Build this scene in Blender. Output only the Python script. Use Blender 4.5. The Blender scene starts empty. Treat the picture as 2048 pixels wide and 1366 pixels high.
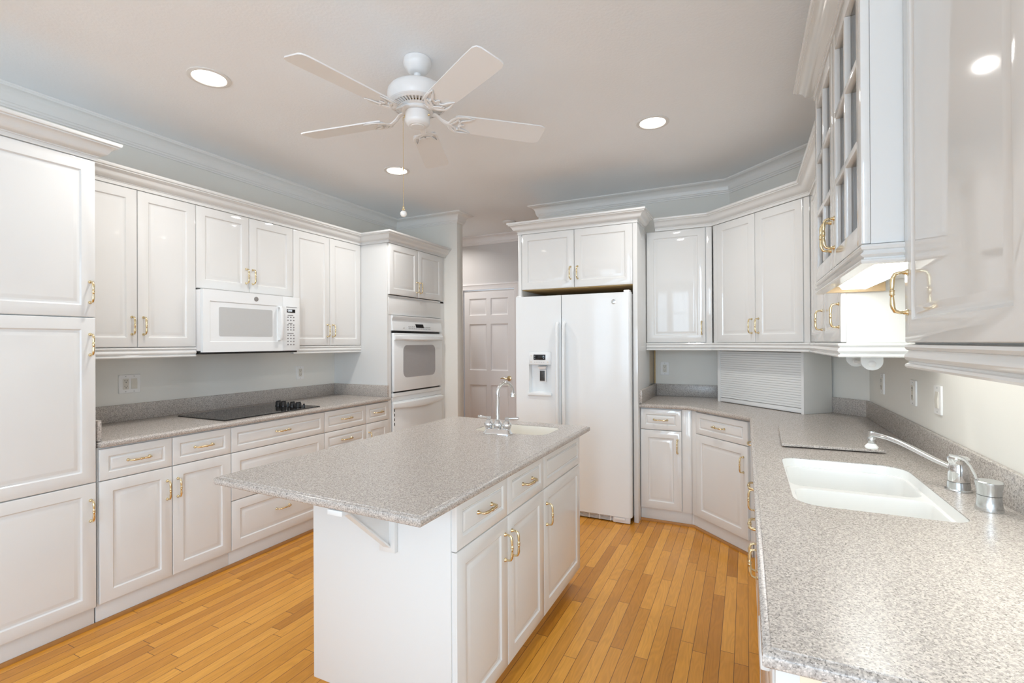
import bpy, bmesh, math, random
from mathutils import Vector, Matrix
random.seed(7)
SC = bpy.context.scene
COL = SC.collection
PI = math.pi

# ------------------------------------------------------------------ camera
F_PX, YAW, PITCH, ROLL = 974.39, -0.4477, 0.0025, -0.0051
CAM = Vector((3.5434, 0.0, 1.3951))
cam_d = bpy.data.cameras.new('camera')
cam_d.sensor_width = 36.0
cam_d.lens = F_PX * 36.0 / 2048.0
cam_d.clip_start = 0.05
cam = bpy.data.objects.new('camera', cam_d)
COL.objects.link(cam)
R0 = Vector((math.cos(YAW), -math.sin(YAW), 0)); F0 = Vector((math.sin(YAW), math.cos(YAW), 0)); U0 = Vector((0, 0, 1))
fwd = F0 * math.cos(PITCH) + U0 * math.sin(PITCH)
up1 = -F0 * math.sin(PITCH) + U0 * math.cos(PITCH)
rgt = R0 * math.cos(ROLL) + up1 * math.sin(ROLL)
upv = -R0 * math.sin(ROLL) + up1 * math.cos(ROLL)
mw = Matrix((rgt, upv, -fwd)).transposed().to_4x4()
mw.translation = CAM
cam.matrix_world = mw
SC.camera = cam

# ------------------------------------------------------------------ world, lights, exposure
vs = SC.view_settings
vs.view_transform = 'Standard'; vs.look = 'None'; vs.gamma = 1.0; vs.use_curve_mapping = False
vs.exposure = -0.07
world = bpy.data.worlds.new('daylight'); SC.world = world
world.use_nodes = True
bg = world.node_tree.nodes['Background']
bg.inputs[0].default_value = (0.80, 0.90, 1.0, 1); bg.inputs[1].default_value = 1.2
SC.cycles.max_bounces = 12; SC.cycles.diffuse_bounces = 8; SC.cycles.glossy_bounces = 6
SC.cycles.transmission_bounces = 8; SC.cycles.transparent_max_bounces = 12
SC.cycles.sample_clamp_indirect = 6.0
SC.cycles.use_denoising = True

def area(name, loc, rot, sx, sy, power, col):
    l = bpy.data.lights.new(name, 'AREA'); l.shape = 'RECTANGLE'; l.size = sx; l.size_y = sy
    l.energy = power; l.color = col
    o = bpy.data.objects.new(name, l); o.location = loc; o.rotation_euler = rot; COL.objects.link(o); return o
XW_ = 4.2435
DAY = (0.73, 0.94, 1.15)
WIN_P = 41.0
SIDE_P = 14.0
# daylight coming in through the windows of the breakfast end of the room, behind the camera
WINS = [(0.55, 1.65), (1.95, 3.05), (3.30, 4.00)]
WIN_K = (0.40, 0.60, 2.5)
for i, (xa, xb) in enumerate(WINS):
    area('window_daylight', ((xa + xb) / 2, -2.86, 1.55), (PI / 2, 0, 0), xb - xa, 1.7, WIN_P * WIN_K[i] * (xb - xa), DAY)

# unseen glass door added in the right wall to bring in side daylight
SY0, SY1, SZ1 = -2.1, 0.35, 2.15
area('window_daylight', (XW_ + 0.16, (SY0 + SY1) / 2, SZ1 / 2 + 0.05), (PI / 2, 0, PI / 2), SY1 - SY0, SZ1 - 0.15, SIDE_P * (SY1 - SY0), DAY)

# ------------------------------------------------------------------ materials
def mat(name, col, rough=0.5, metal=0.0, var=0.03, scale=40.0, bump=0.0, bscale=200.0, coat=0.0, spec=0.5, emit=None, estr=0.0):
    m = bpy.data.materials.new(name); m.use_nodes = True
    nt = m.node_tree; b = nt.nodes['Principled BSDF']
    tc = nt.nodes.new('ShaderNodeTexCoord')
    nz = nt.nodes.new('ShaderNodeTexNoise'); nz.inputs['Scale'].default_value = scale; nz.inputs['Detail'].default_value = 3
    nt.links.new(tc.outputs['Object'], nz.inputs['Vector'])
    mx = nt.nodes.new('ShaderNodeMix'); mx.data_type = 'RGBA'
    c = Vector(col)
    mx.inputs[6].default_value = (*(c * (1 - var)), 1); mx.inputs[7].default_value = (*[min(1, q) for q in c * (1 + var)], 1)
    nt.links.new(nz.outputs['Fac'], mx.inputs[0]); nt.links.new(mx.outputs[2], b.inputs['Base Color'])
    b.inputs['Roughness'].default_value = rough; b.inputs['Metallic'].default_value = metal
    b.inputs['Specular IOR Level'].default_value = spec
    b.inputs['Coat Weight'].default_value = coat; b.inputs['Coat Roughness'].default_value = 0.08
    if bump > 0:
        n2 = nt.nodes.new('ShaderNodeTexNoise'); n2.inputs['Scale'].default_value = bscale; n2.inputs['Detail'].default_value = 4
        nt.links.new(tc.outputs['Object'], n2.inputs['Vector'])
        bp = nt.nodes.new('ShaderNodeBump'); bp.inputs['Strength'].default_value = bump; bp.inputs['Distance'].default_value = 0.004
        nt.links.new(n2.outputs['Fac'], bp.inputs['Height']); nt.links.new(bp.outputs[0], b.inputs['Normal'])
    if emit:
        b.inputs['Emission Color'].default_value = (*emit, 1); b.inputs['Emission Strength'].default_value = estr
    return m

M_CAB = mat('white_thermofoil', (0.745, 0.75, 0.742), 0.07, var=0.008, scale=3)
M_CABSIDE = mat('white_melamine', (0.735, 0.742, 0.735), 0.30, var=0.008, scale=3)
M_TRIM = mat('crown_paint', (0.83, 0.815, 0.79), 0.35, var=0.012, scale=5)
M_WALL = mat('wall_paint', (0.81, 0.795, 0.745), 0.65, var=0.015, scale=6, bump=0.05, bscale=260)
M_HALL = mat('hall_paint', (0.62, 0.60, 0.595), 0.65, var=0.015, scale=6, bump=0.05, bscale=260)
M_CEIL = mat('ceiling_paint', (0.875, 0.90, 0.925), 0.8, var=0.015, scale=4, bump=0.28, bscale=70)
M_DOOR = mat('door_paint', (0.83, 0.81, 0.815), 0.4, var=0.01, scale=5)
M_APP = mat('appliance_white', (0.81, 0.84, 0.855), 0.12, var=0.006, scale=4)
M_APPLASTIC = mat('appliance_plastic', (0.80, 0.80, 0.80), 0.35, var=0.01, scale=8)
M_OVWIN = mat('oven_window_glass', (0.40, 0.40, 0.41), 0.10, var=0.04, scale=60)
M_MWWIN = mat('microwave_window_screen', (0.52, 0.53, 0.53), 0.15, var=0.04, scale=300)
M_BLACK = mat('black_gap', (0.012, 0.012, 0.012), 0.5, var=0.1)
M_DISPLAY = mat('display_glass', (0.010, 0.010, 0.012), 0.12, var=0.1)
M_PRINT = mat('printed_grey', (0.28, 0.28, 0.29), 0.5)
M_GLYPH = mat('display_segments', (0.7, 0.75, 0.78), 0.5, emit=(0.75, 0.85, 0.95), estr=0.8)
M_BADGE = mat('badge_grey', (0.36, 0.35, 0.34), 0.3, metal=0.6)
M_BRASS = mat('polished_brass', (0.80, 0.655, 0.40), 0.20, metal=1.0, var=0.05, scale=30)
M_CHROME = mat('chrome', (0.78, 0.79, 0.80), 0.07, metal=1.0, var=0.01)
M_CHROMEB = mat('brushed_chrome', (0.66, 0.68, 0.69), 0.20, metal=1.0, var=0.03, scale=20)
M_COOK = mat('black_ceramic_glass', (0.010, 0.009, 0.008), 0.06, var=0.2, scale=120)
M_KNOB = mat('black_plastic', (0.012, 0.012, 0.013), 0.25, var=0.1)
M_SINK = mat('white_solid_surface', (0.80, 0.805, 0.79), 0.22, var=0.006)
M_SINKW = mat('bisque_solid_surface', (0.80, 0.77, 0.70), 0.25, var=0.006)
M_PLATE = mat('wall_plate_plastic', (0.86, 0.85, 0.83), 0.35, var=0.01)
M_PLATEY = mat('ivory_plastic', (0.70, 0.66, 0.58), 0.35, var=0.02)
M_FAN = mat('fan_enamel', (0.80, 0.80, 0.80), 0.28, var=0.008, scale=6)
M_BLADE = mat('fan_blade_foil', (0.83, 0.83, 0.83), 0.40, var=0.012, scale=6)
M_CAN = mat('downlight_trim_white', (0.75, 0.74, 0.72), 0.4, var=0.02)
M_LAMP = mat('lamp_lens', (0.9, 0.9, 0.88), 0.4, emit=(1.0, 0.93, 0.82), estr=9.0)
M_TUBE = mat('fluorescent_lens', (0.9, 0.9, 0.9), 0.4, emit=(0.98, 1.0, 0.96), estr=13.0)
M_RAWWOOD = mat('raw_wood', (0.62, 0.46, 0.28), 0.6, var=0.12, scale=60)
M_SHOE = mat('oak_shoe', (0.40, 0.18, 0.045), 0.35, var=0.15, scale=40)
M_CREAM = mat('cream_edge', (0.80, 0.70, 0.54), 0.5)
M_TAN = mat('tan_edge', (0.55, 0.38, 0.17), 0.6, var=0.1, scale=40)
M_PORC = mat('porcelain', (0.88, 0.87, 0.84), 0.2)
M_TOWEL = mat('translucent_white_plastic', (0.78, 0.79, 0.78), 0.25, var=0.02)
M_DARKGREY = mat('paddle_grey', (0.05, 0.05, 0.05), 0.4)

def mat_counter(name, base):
    m = bpy.data.materials.new(name); m.use_nodes = True
    nt = m.node_tree; b = nt.nodes['Principled BSDF']; L = nt.links.new
    g = nt.nodes.new('ShaderNodeNewGeometry')
    def noise(sc, det, rgh=0.6):
        n = nt.nodes.new('ShaderNodeTexNoise'); n.inputs['Scale'].default_value = sc
        n.inputs['Detail'].default_value = det; n.inputs['Roughness'].default_value = rgh
        L(g.outputs['Position'], n.inputs['Vector']); return n
    n1 = noise(190, 2); n2 = noise(270, 1); n3 = noise(230, 1)
    def ramp(n, a, c, ca, cb):
        r = nt.nodes.new('ShaderNodeValToRGB'); r.color_ramp.elements[0].position = a; r.color_ramp.elements[1].position = c
        r.color_ramp.elements[0].color = (*ca, 1); r.color_ramp.elements[1].color = (*cb, 1); L(n.outputs['Fac'], r.inputs[0]); return r
    B = Vector(base)
    r1 = ramp(n1, 0.36, 0.64, tuple(B * 0.71), tuple(B * 1.22))
    k2 = ramp(n2, 0.61, 0.66, (0, 0, 0), (1, 1, 1)); k3 = ramp(n3, 0.34, 0.40, (1, 1, 1), (0, 0, 0))
    m1 = nt.nodes.new('ShaderNodeMix'); m1.data_type = 'RGBA'; L(k2.outputs[0], m1.inputs[0]); L(r1.outputs[0], m1.inputs[6]); m1.inputs[7].default_value = (*[min(1, q) for q in B * 1.4], 1)
    m2 = nt.nodes.new('ShaderNodeMix'); m2.data_type = 'RGBA'; L(k3.outputs[0], m2.inputs[0]); L(m1.outputs[2], m2.inputs[6]); m2.inputs[7].default_value = (*(B * 0.48), 1)
    L(m2.outputs[2], b.inputs['Base Color'])
    b.inputs['Roughness'].default_value = 0.27
    return m
M_TOP = mat_counter('speckled_solid_surface', (0.47, 0.43, 0.395))

def mat_floor():
    m = bpy.data.materials.new('oak_strip_floor'); m.use_nodes = True
    nt = m.node_tree; b = nt.nodes['Principled BSDF']; L = nt.links.new
    def math_(op, a, c=None):
        n = nt.nodes.new('ShaderNodeMath'); n.operation = op
        for i, q in enumerate((a, c)):
            if q is None: continue
            if isinstance(q, (int, float)): n.inputs[i].default_value = q
            else: L(q, n.inputs[i])
        return n.outputs[0]
    def comb(x, y, z):
        n = nt.nodes.new('ShaderNodeCombineXYZ')
        for i, q in enumerate((x, y, z)):
            if isinstance(q, (int, float)): n.inputs[i].default_value = q
            else: L(q, n.inputs[i])
        return n.outputs[0]
    g = nt.nodes.new('ShaderNodeNewGeometry'); sp = nt.nodes.new('ShaderNodeSeparateXYZ'); L(g.outputs['Position'], sp.inputs[0])
    xs = math_('DIVIDE', sp.outputs[0], 0.0572)
    ix = math_('FLOOR', xs); fx = math_('SUBTRACT', xs, ix)
    w1 = nt.nodes.new('ShaderNodeTexWhiteNoise'); w1.noise_dimensions = '1D'; L(ix, w1.inputs['W'])
    ys = math_('ADD', math_('DIVIDE', sp.outputs[1], 0.78), math_('MULTIPLY', w1.outputs['Value'], 13.7))
    iy = math_('FLOOR', ys); fy = math_('SUBTRACT', ys, iy)
    w2 = nt.nodes.new('ShaderNodeTexWhiteNoise'); w2.noise_dimensions = '2D'; L(comb(ix, iy, 0), w2.inputs['Vector'])
    r = nt.nodes.new('ShaderNodeValToRGB'); cr = r.color_ramp
    cr.elements[0].position = 0.0; cr.elements[0].color = (0.48, 0.195, 0.021, 1)
    cr.elements[1].position = 1.0; cr.elements[1].color = (0.73, 0.345, 0.054, 1)
    e = cr.elements.new(0.25); e.color = (0.58, 0.25, 0.030, 1)
    e = cr.elements.new(0.7); e.color = (0.66, 0.30, 0.040, 1)
    L(w2.outputs['Value'], r.inputs[0])
    off = math_('MULTIPLY', w2.outputs['Value'], 37.0)
    # fine grain streaks along the strip
    n1 = nt.nodes.new('ShaderNodeTexNoise'); n1.inputs['Scale'].default_value = 1.0; n1.inputs['Detail'].default_value = 5
    L(comb(math_('MULTIPLY', sp.outputs[0], 170.0), math_('ADD', math_('MULTIPLY', sp.outputs[1], 6.0), off), off), n1.inputs['Vector'])
    # cathedral rings
    n2 = nt.nodes.new('ShaderNodeTexNoise'); n2.inputs['Scale'].default_value = 1.0; n2.inputs['Detail'].default_value = 1.5
    L(comb(math_('MULTIPLY', sp.outputs[0], 16.0), math_('ADD', math_('MULTIPLY', sp.outputs[1], 2.2), off), off), n2.inputs['Vector'])
    ring = math_('SINE', math_('MULTIPLY', n2.outputs['Fac'], 75.0))
    ring = math_('MULTIPLY', math_('ADD', ring, 1.0), 0.5)
    gr = math_('ADD', math_('MULTIPLY', n1.outputs['Fac'], 0.30), math_('MULTIPLY', ring, 0.10))
    fac = math_('ADD', gr, 0.79)
    mul = nt.nodes.new('ShaderNodeVectorMath'); mul.operation = 'SCALE'; L(r.outputs[0], mul.inputs[0]); L(fac, mul.inputs['Scale'])
    # dark joints between strips and at strip ends
    ex = math_('MINIMUM', fx, math_('SUBTRACT', 1.0, fx)); gx = math_('LESS_THAN', ex, 0.021)
    ey = math_('MINIMUM', fy, math_('SUBTRACT', 1.0, fy)); gy = math_('LESS_THAN', ey, 0.0016)
    gap = math_('MAXIMUM', gx, gy)
    mx = nt.nodes.new('ShaderNodeMix'); mx.data_type = 'RGBA'; L(math_('MULTIPLY', gap, 0.92), mx.inputs[0]); L(mul.outputs[0], mx.inputs[6]); mx.inputs[7].default_value = (0.09, 0.04, 0.012, 1)
    L(mx.outputs[2], b.inputs['Base Color'])
    b.inputs['Roughness'].default_value = 0.26
    bp = nt.nodes.new('ShaderNodeBump'); bp.inputs['Strength'].default_value = 0.25; bp.inputs['Distance'].default_value = 0.001
    L(math_('SUBTRACT', n1.outputs['Fac'], math_('MULTIPLY', gap, 2.0)), bp.inputs['Height']); L(bp.outputs[0], b.inputs['Normal'])
    return m
M_FLOOR = mat_floor()

def mat_glass():
    m = bpy.data.materials.new('clear_glass'); m.use_nodes = True
    nt = m.node_tree; nt.nodes.remove(nt.nodes['Principled BSDF']); out = nt.nodes['Material Output']
    t = nt.nodes.new('ShaderNodeBsdfTransparent'); t.inputs[0].default_value = (0.98, 0.985, 0.98, 1)
    g = nt.nodes.new('ShaderNodeBsdfGlossy'); g.inputs['Roughness'].default_value = 0.02
    fr = nt.nodes.new('ShaderNodeFresnel'); fr.inputs[0].default_value = 2.0
    mx = nt.nodes.new('ShaderNodeMixShader')
    nt.links.new(fr.outputs[0], mx.inputs[0]); nt.links.new(t.outputs[0], mx.inputs[1]); nt.links.new(g.outputs[0], mx.inputs[2]); nt.links.new(mx.outputs[0], out.inputs[0])
    return m
M_GLASS = mat_glass()

# ------------------------------------------------------------------ mesh helpers
def V(bm, co): return bm.verts.new(co)
def face(bm, vs):
    try: return bm.faces.new(vs)
    except ValueError: return None
def box(bm, x0, x1, y0, y1, z0, z1, bev=0.0):
    vs = [V(bm, (x, y, z)) for z in (z0, z1) for y in (y0, y1) for x in (x0, x1)]
    fs = [face(bm, [vs[i] for i in q]) for q in ((0, 2, 3, 1), (4, 5, 7, 6), (0, 1, 5, 4), (2, 6, 7, 3), (0, 4, 6, 2), (1, 3, 7, 5))]
    if bev > 0:
        es = {e for f in fs for e in f.edges}
        bmesh.ops.bevel(bm, geom=list(es), offset=bev, segments=2, profile=0.5, affect='EDGES')
def loft(bm, rings, cap0=True, cap1=True, closed=True):
    R = [[V(bm, c) for c in r] for r in rings]
    n = len(R[0])
    for a, b in zip(R, R[1:]):
        for i in range(n if closed else n - 1):
            j = (i + 1) % n
            face(bm, (a[i], a[j], b[j], b[i]))
    if cap0: face(bm, list(reversed(R[0])))
    if cap1: face(bm, R[-1])
    return R
def lathe(bm, prof, n=32, c=(0, 0, 0), axis='z', cap0=True, cap1=True):
    rings = []
    for r, h in prof:
        ring = []
        for i in range(n):
            a = 2 * PI * i / n
            p = (r * math.cos(a), r * math.sin(a), h)
            if axis == 'y': p = (p[0], -p[2], p[1])      # heights run towards -y (the front)
            if axis == 'x': p = (p[2], p[0], p[1])
            ring.append((p[0] + c[0], p[1] + c[1], p[2] + c[2]))
        rings.append(ring)
    loft(bm, rings, cap0, cap1)
def tube(bm, pts, rad, n=12, sq=None):
    pts = [Vector(p) for p in pts]
    if not isinstance(rad, (list, tuple)): rad = [rad] * len(pts)
    rings = []; ref = None
    for i, p in enumerate(pts):
        t = (pts[min(i + 1, len(pts) - 1)] - pts[max(i - 1, 0)]).normalized()
        if ref is None:
            ref = Vector((0, 0, 1)) if abs(t.z) < 0.9 else Vector((1, 0, 0))
        u = (ref - t * ref.dot(t)).normalized(); w = t.cross(u); ref = u
        r = rad[i]
        if isinstance(r, tuple): ru, rw = r
        else: ru = rw = r
        rings.append([tuple(p + u * ru * math.cos(2 * PI * k / n) + w * rw * math.sin(2 * PI * k / n)) for k in range(n)])
    loft(bm, rings)
def arc(c, r, a0, a1, n, plane='xz'):
    out = []
    for i in range(n + 1):
        a = math.radians(a0 + (a1 - a0) * i / n)
        p, q = r * math.cos(a), r * math.sin(a)
        out.append({'xz': (c[0] + p, c[1], c[2] + q), 'yz': (c[0], c[1] + p, c[2] + q), 'xy': (c[0] + p, c[1] + q, c[2])}[plane])
    return out
def rrect(x0, x1, y0, y1, r, n=6):
    if not isinstance(r, (list, tuple)): r = [r] * 4
    pts = []
    for k, (cx, cy, a) in enumerate(((x1, y1, 0), (x0, y1, 90), (x0, y0, 180), (x1, y0, 270))):
        rr = r[k]; sx = -1 if cx == x1 else 1; sy = -1 if cy == y1 else 1
        for i in range(n + 1):
            t = math.radians(a + 90 * i / n)
            pts.append((cx + sx * rr + rr * math.cos(t), cy + sy * rr + rr * math.sin(t)))
    return pts
def sweep(bm, path, prof, z=0.0):
    """prof: closed outline of (outward, up); outward lies to the right of the direction of travel"""
    P = [Vector((p[0], p[1])) for p in path]; rings = []
    for i, p in enumerate(P):
        ns = []
        if i > 0: d = (P[i] - P[i - 1]).normalized(); ns.append(Vector((d.y, -d.x)))
        if i < len(P) - 1: d = (P[i + 1] - P[i]).normalized(); ns.append(Vector((d.y, -d.x)))
        m = ns[0] if len(ns) == 1 else (ns[0] + ns[1]) / (1 + ns[0].dot(ns[1]))
        rings.append([(p.x + m.x * o, p.y + m.y * o, z + h) for o, h in prof])
    loft(bm, rings)
def plate_with_holes(bm, outer, holes, z):
    es = []
    for lp in [outer] + holes:
        vs = [V(bm, (x, y, z)) for x, y in lp]
        es += [bm.edges.new((vs[i], vs[(i + 1) % len(vs)])) for i in range(len(vs))]
    bmesh.ops.triangle_fill(bm, use_beauty=True, use_dissolve=False, edges=es)
def inset_poly(poly, d):
    n = len(poly); out = []
    area_ = sum(poly[i][0] * poly[(i + 1) % n][1] - poly[(i + 1) % n][0] * poly[i][1] for i in range(n))
    s = 1 if area_ > 0 else -1
    for i in range(n):
        a, b, c = Vector(poly[i - 1]), Vector(poly[i]), Vector(poly[(i + 1) % n])
        d1, d2 = (b - a).normalized(), (c - b).normalized()
        n1, n2 = Vector((-d1.y, d1.x)) * s, Vector((-d2.y, d2.x)) * s
        m = (n1 + n2) / (1 + n1.dot(n2))
        out.append((b.x + m.x * d, b.y + m.y * d))
    return out

def build(name, bm, m, parent=None, loc=(0, 0, 0), rot=(0, 0, 0), smooth=38):
    bmesh.ops.recalc_face_normals(bm, faces=bm.faces)
    me = bpy.data.meshes.new(name); bm.to_mesh(me); bm.free()
    for x in (m if isinstance(m, (list, tuple)) else [m]): me.materials.append(x)
    if smooth:
        me.polygons.foreach_set('use_smooth', [True] * len(me.polygons)); me.set_sharp_from_angle(angle=math.radians(smooth))
    o = bpy.data.objects.new(name, me); COL.objects.link(o)
    o.parent = parent; o.location = loc; o.rotation_euler = rot
    return o
def inst(o, parent, loc, rot=None):
    c = o.copy(); COL.objects.link(c); c.parent = parent; c.location = loc
    if rot is not None: c.rotation_euler = rot
    return c
def tag(o, label, cat, group=None):
    o['label'] = label; o['category'] = cat
    if group: o['group'] = group
    return o
def thing(name, label, cat, loc=(0, 0, 0), rz=0.0, group=None):
    o = bpy.data.objects.new(name, None); o.empty_display_size = 0.05; COL.objects.link(o)
    o.location = loc; o.rotation_euler = (0, 0, rz)
    return tag(o, label, cat, group)
def struct(name, bm, m, smooth=38, parent=None):
    o = build(name, bm, m, parent, smooth=smooth)
    if parent is None: o['kind'] = 'structure'
    return o
def nb(): return bmesh.new()
def bx(name, m, parent, x0, x1, y0, y1, z0, z1, bev=0.0015, loc=(0, 0, 0), rot=(0, 0, 0)):
    b = nb(); box(b, x0, x1, y0, y1, z0, z1, bev); return build(name, b, m, parent, loc, rot)
def text_bm(body, size):
    cu = bpy.data.curves.new('t', 'FONT'); cu.body = body; cu.size = size; cu.align_x = 'CENTER'; cu.align_y = 'CENTER'; cu.extrude = 0.0003
    o = bpy.data.objects.new('t', cu); COL.objects.link(o)
    dg = bpy.context.evaluated_depsgraph_get(); dg.update()
    me = bpy.data.meshes.new_from_object(o.evaluated_get(dg))
    b = nb(); b.from_mesh(me)
    bpy.data.objects.remove(o); bpy.data.curves.remove(cu); bpy.data.meshes.remove(me)
    bmesh.ops.rotate(b, verts=b.verts, cent=(0, 0, 0), matrix=Matrix.Rotation(PI / 2, 3, 'X'))
    return b

# ------------------------------------------------------------------ the room
ZC = 2.770
XW_R, YB, YH = 4.2435, 4.561, 5.512          # right wall, back wall, hall wall
YREAR = -2.8
b = nb(); box(b, -1.35, XW_R + 0.15, YREAR - 0.15, YH + 0.15, -0.12, 0.0); struct('floor', b, M_FLOOR)
b = nb(); box(b, -1.35, XW_R + 0.15, YREAR - 0.15, YH + 0.15, ZC, ZC + 0.12); struct('ceiling', b, M_CEIL)
b = nb(); box(b, -0.12, 0.0, YREAR, 4.38, 0, ZC); struct('wall_left', b, M_WALL)
b = nb(); box(b, -0.12, 0.8022, 4.381, 4.4955, 0, ZC, 0.006); struct('wall_partition', b, M_WALL)
DX = 3.424                                    # where the back wall turns into the diagonal corner wall
DT = XW_R - DX
def prism_wall(name, pts, m):
    b = nb(); lo = [(x, y, 0.0) for x, y in pts]; hi = [(x, y, ZC) for x, y in pts]; loft(b, [lo, hi]); return struct(name, b, m)
prism_wall('wall_back', [(1.658, YB), (DX, YB), (DX + 0.05, YB + 0.115), (1.658, YB + 0.115)], M_WALL)
prism_wall('wall_corner', [(DX, YB), (XW_R, YB - DT), (XW_R + 0.12, YB - DT + 0.05), (DX + 0.05, YB + 0.115)], M_WALL)
b = nb()
lo = [(XW_R, YB - DT), (XW_R, SY1), (XW_R + 0.12, SY1), (XW_R + 0.12, YB - DT + 0.05)]
loft(b, [[(x, y, 0.0) for x, y in lo], [(x, y, ZC) for x, y in lo]])
box(b, XW_R, XW_R + 0.12, SY0, SY1, SZ1, ZC); box(b, XW_R, XW_R + 0.12, YREAR, SY0, 0, ZC)
struct('wall_right', b, M_WALL)
b = nb()
for ya, yb in ((SY0, SY0 + 0.07), (SY1 - 0.07, SY1), ((SY0 + SY1) / 2 - 0.05, (SY0 + SY1) / 2 + 0.05)): box(b, XW_R - 0.01, XW_R + 0.05, ya, yb, 0.001, SZ1)
box(b, XW_R - 0.01, XW_R + 0.05, SY0, SY1, SZ1 - 0.08, SZ1); box(b, XW_R - 0.01, XW_R + 0.05, SY0, SY1, 0.001, 0.10)
struct('added_side_door', b, M_DOOR)  # frame of the unseen glass door, added to carry the side daylight
# hall wall with the door opening
HX0, HX1, HZ = 0.195, 0.925, 2.078
b = nb()
box(b, -1.2, HX0 - 0.012, YH, YH + 0.12, 0, ZC); box(b, HX1 + 0.012, 4.2, YH, YH + 0.12, 0, ZC); box(b, HX0 - 0.012, HX1 + 0.012, YH, YH + 0.12, HZ + 0.012, ZC)
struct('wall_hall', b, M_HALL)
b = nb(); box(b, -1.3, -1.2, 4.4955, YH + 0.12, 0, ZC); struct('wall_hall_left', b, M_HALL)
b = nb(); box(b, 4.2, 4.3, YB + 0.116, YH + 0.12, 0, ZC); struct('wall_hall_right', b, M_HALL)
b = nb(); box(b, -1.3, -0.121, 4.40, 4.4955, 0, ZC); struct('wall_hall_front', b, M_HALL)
# rear wall (behind the camera) with three window openings
b = nb(); xs = -0.12
for xa, xb in WINS:
    box(b, xs, xa, YREAR - 0.12, YREAR, 0, ZC); box(b, xa, xb, YREAR - 0.12, YREAR, 0, 0.68); box(b, xa, xb, YREAR - 0.12, YREAR, 2.42, ZC); xs = xb
box(b, xs, XW_R + 0.12, YREAR - 0.12, YREAR, 0, ZC)
struct('wall_rear', b, M_WALL)
for i, (xa, xb) in enumerate(WINS):
    b = nb()
    for q in ((xa, xa + 0.05, 0.68, 2.42), (xb - 0.05, xb, 0.68, 2.42), (xa, xb, 0.68, 0.73), (xa, xb, 2.37, 2.42), (xa, xb, 1.53, 1.57)):
        box(b, q[0], q[1], YREAR - 0.05, YREAR + 0.012, q[2], q[3])
    for k in (1, 2):
        xm = xa + (xb - xa) * k / 3; box(b, xm - 0.01, xm + 0.01, YREAR - 0.04, YREAR - 0.01, 0.72, 2.38)
    struct('window_%d' % (i + 1), b, M_DOOR)

# ceiling crown: cove with beads (outward, up) measured from the ceiling down
CR = [(0, -0.108), (0.009, -0.108), (0.010, -0.099), (0.016, -0.094), (0.017, -0.084), (0.022, -0.080), (0.024, -0.070)]
CR += [(0.024 + 0.050 * (1 - math.cos(a)), -0.070 + 0.052 * math.sin(a)) for a in [math.radians(k) for k in (15, 30, 45, 60, 75, 90)]]
CR += [(0.077, -0.014), (0.085, -0.010), (0.085, -0.0005), (0, -0.0005)]
b = nb(); sweep(b, [(0, YREAR + 0.001), (0, 4.381), (0.8022, 4.381), (0.8022, 4.4955), (-0.12, 4.4955)], CR, ZC); struct('trim_1', b, M_TRIM)
b = nb(); sweep(b, [(1.658, YB + 0.115), (1.658, YB), (DX, YB), (XW_R, YB - DT), (XW_R, YREAR + 0.001)], CR, ZC); struct('trim_2', b, M_TRIM)
b = nb(); sweep(b, [(-1.2, YH), (4.2, YH)], CR, ZC); struct('trim_3', b, M_DOOR)
# door casing
CAS = [(0, 0), (0.072, 0), (0.072, 0.018), (0.058, 0.020), (0.050, 0.014), (0.012, 0.011), (0, 0.008)]
b = nb()
def casing(b, pts):
    rings = []
    dirs = [(-1, 0), (-1, 1), (1, 1), (1, 0)]
    for (x, z), (dx, dz) in zip(pts, dirs): rings.append([(x + dx * o, YH - 0.0005 - t, z + dz * o) for o, t in CAS])
    loft(b, rings)
casing(b, [(HX0 - 0.006, 0), (HX0 - 0.006, HZ + 0.006), (HX1 + 0.006, HZ + 0.006), (HX1 + 0.006, 0)])
struct('trim_4', b, M_DOOR)
# base boards in the hall and at the partition end
b = nb(); sweep(b, [(-1.2, YH), (HX0 - 0.08, YH)], [(0, 0), (0.014, 0), (0.014, 0.09), (0.006, 0.11), (0, 0.11)], 0); sweep(b, [(HX1 + 0.08, YH), (4.2, YH)], [(0, 0), (0.014, 0), (0.014, 0.09), (0.006, 0.11), (0, 0.11)], 0)
struct('baseboard_hall', b, M_DOOR)
b = nb(); sweep(b, [(0.70, 4.381), (0.8022, 4.381), (0.8022, 4.4955), (0.5, 4.4955)], [(0, 0), (0.014, 0), (0.014, 0.09), (0.006, 0.11), (0, 0.11)], 0); struct('baseboard_partition', b, M_DOOR)

# six-panel hall door
def panel_rings(b, x0, x1, z0, z1, y, steps):
    """nested rectangular rings (inset, depth) on a front facing -y; returns nothing, closes the centre"""
    prev = None
    for ins, dep in steps:
        r = [V(b, (x0 + ins, y + dep, z0 + ins)), V(b, (x1 - ins, y + dep, z0 + ins)), V(b, (x1 - ins, y + dep, z1 - ins)), V(b, (x0 + ins, y + dep, z1 - ins))]
        if prev:
            for i in range(4): face(b, (prev[i], prev[(i + 1) % 4], r[(i + 1) % 4], r[i]))
        prev = r
    face(b, prev)
def grid_face(b, xs, zs, y, skip):
    """flat front at y made of cells; cells in skip are left open"""
    vs = {}
    def g(i, j):
        if (i, j) not in vs: vs[(i, j)] = V(b, (xs[i], y, zs[j]))
        return vs[(i, j)]
    for i in range(len(xs) - 1):
        for j in range(len(zs) - 1):
            if (i, j) in skip: continue
            face(b, (g(i, j), g(i + 1, j), g(i + 1, j + 1), g(i, j + 1)))
b = nb()
dw, dh = HX1 - HX0 - 0.006, HZ - 0.012
xs = [0, 0.075, 0.33, 0.392, dw - 0.085, dw]
zs = [0, 0.22, 0.842, 1.032, 1.632, 1.744, 1.962, dh]
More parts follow.
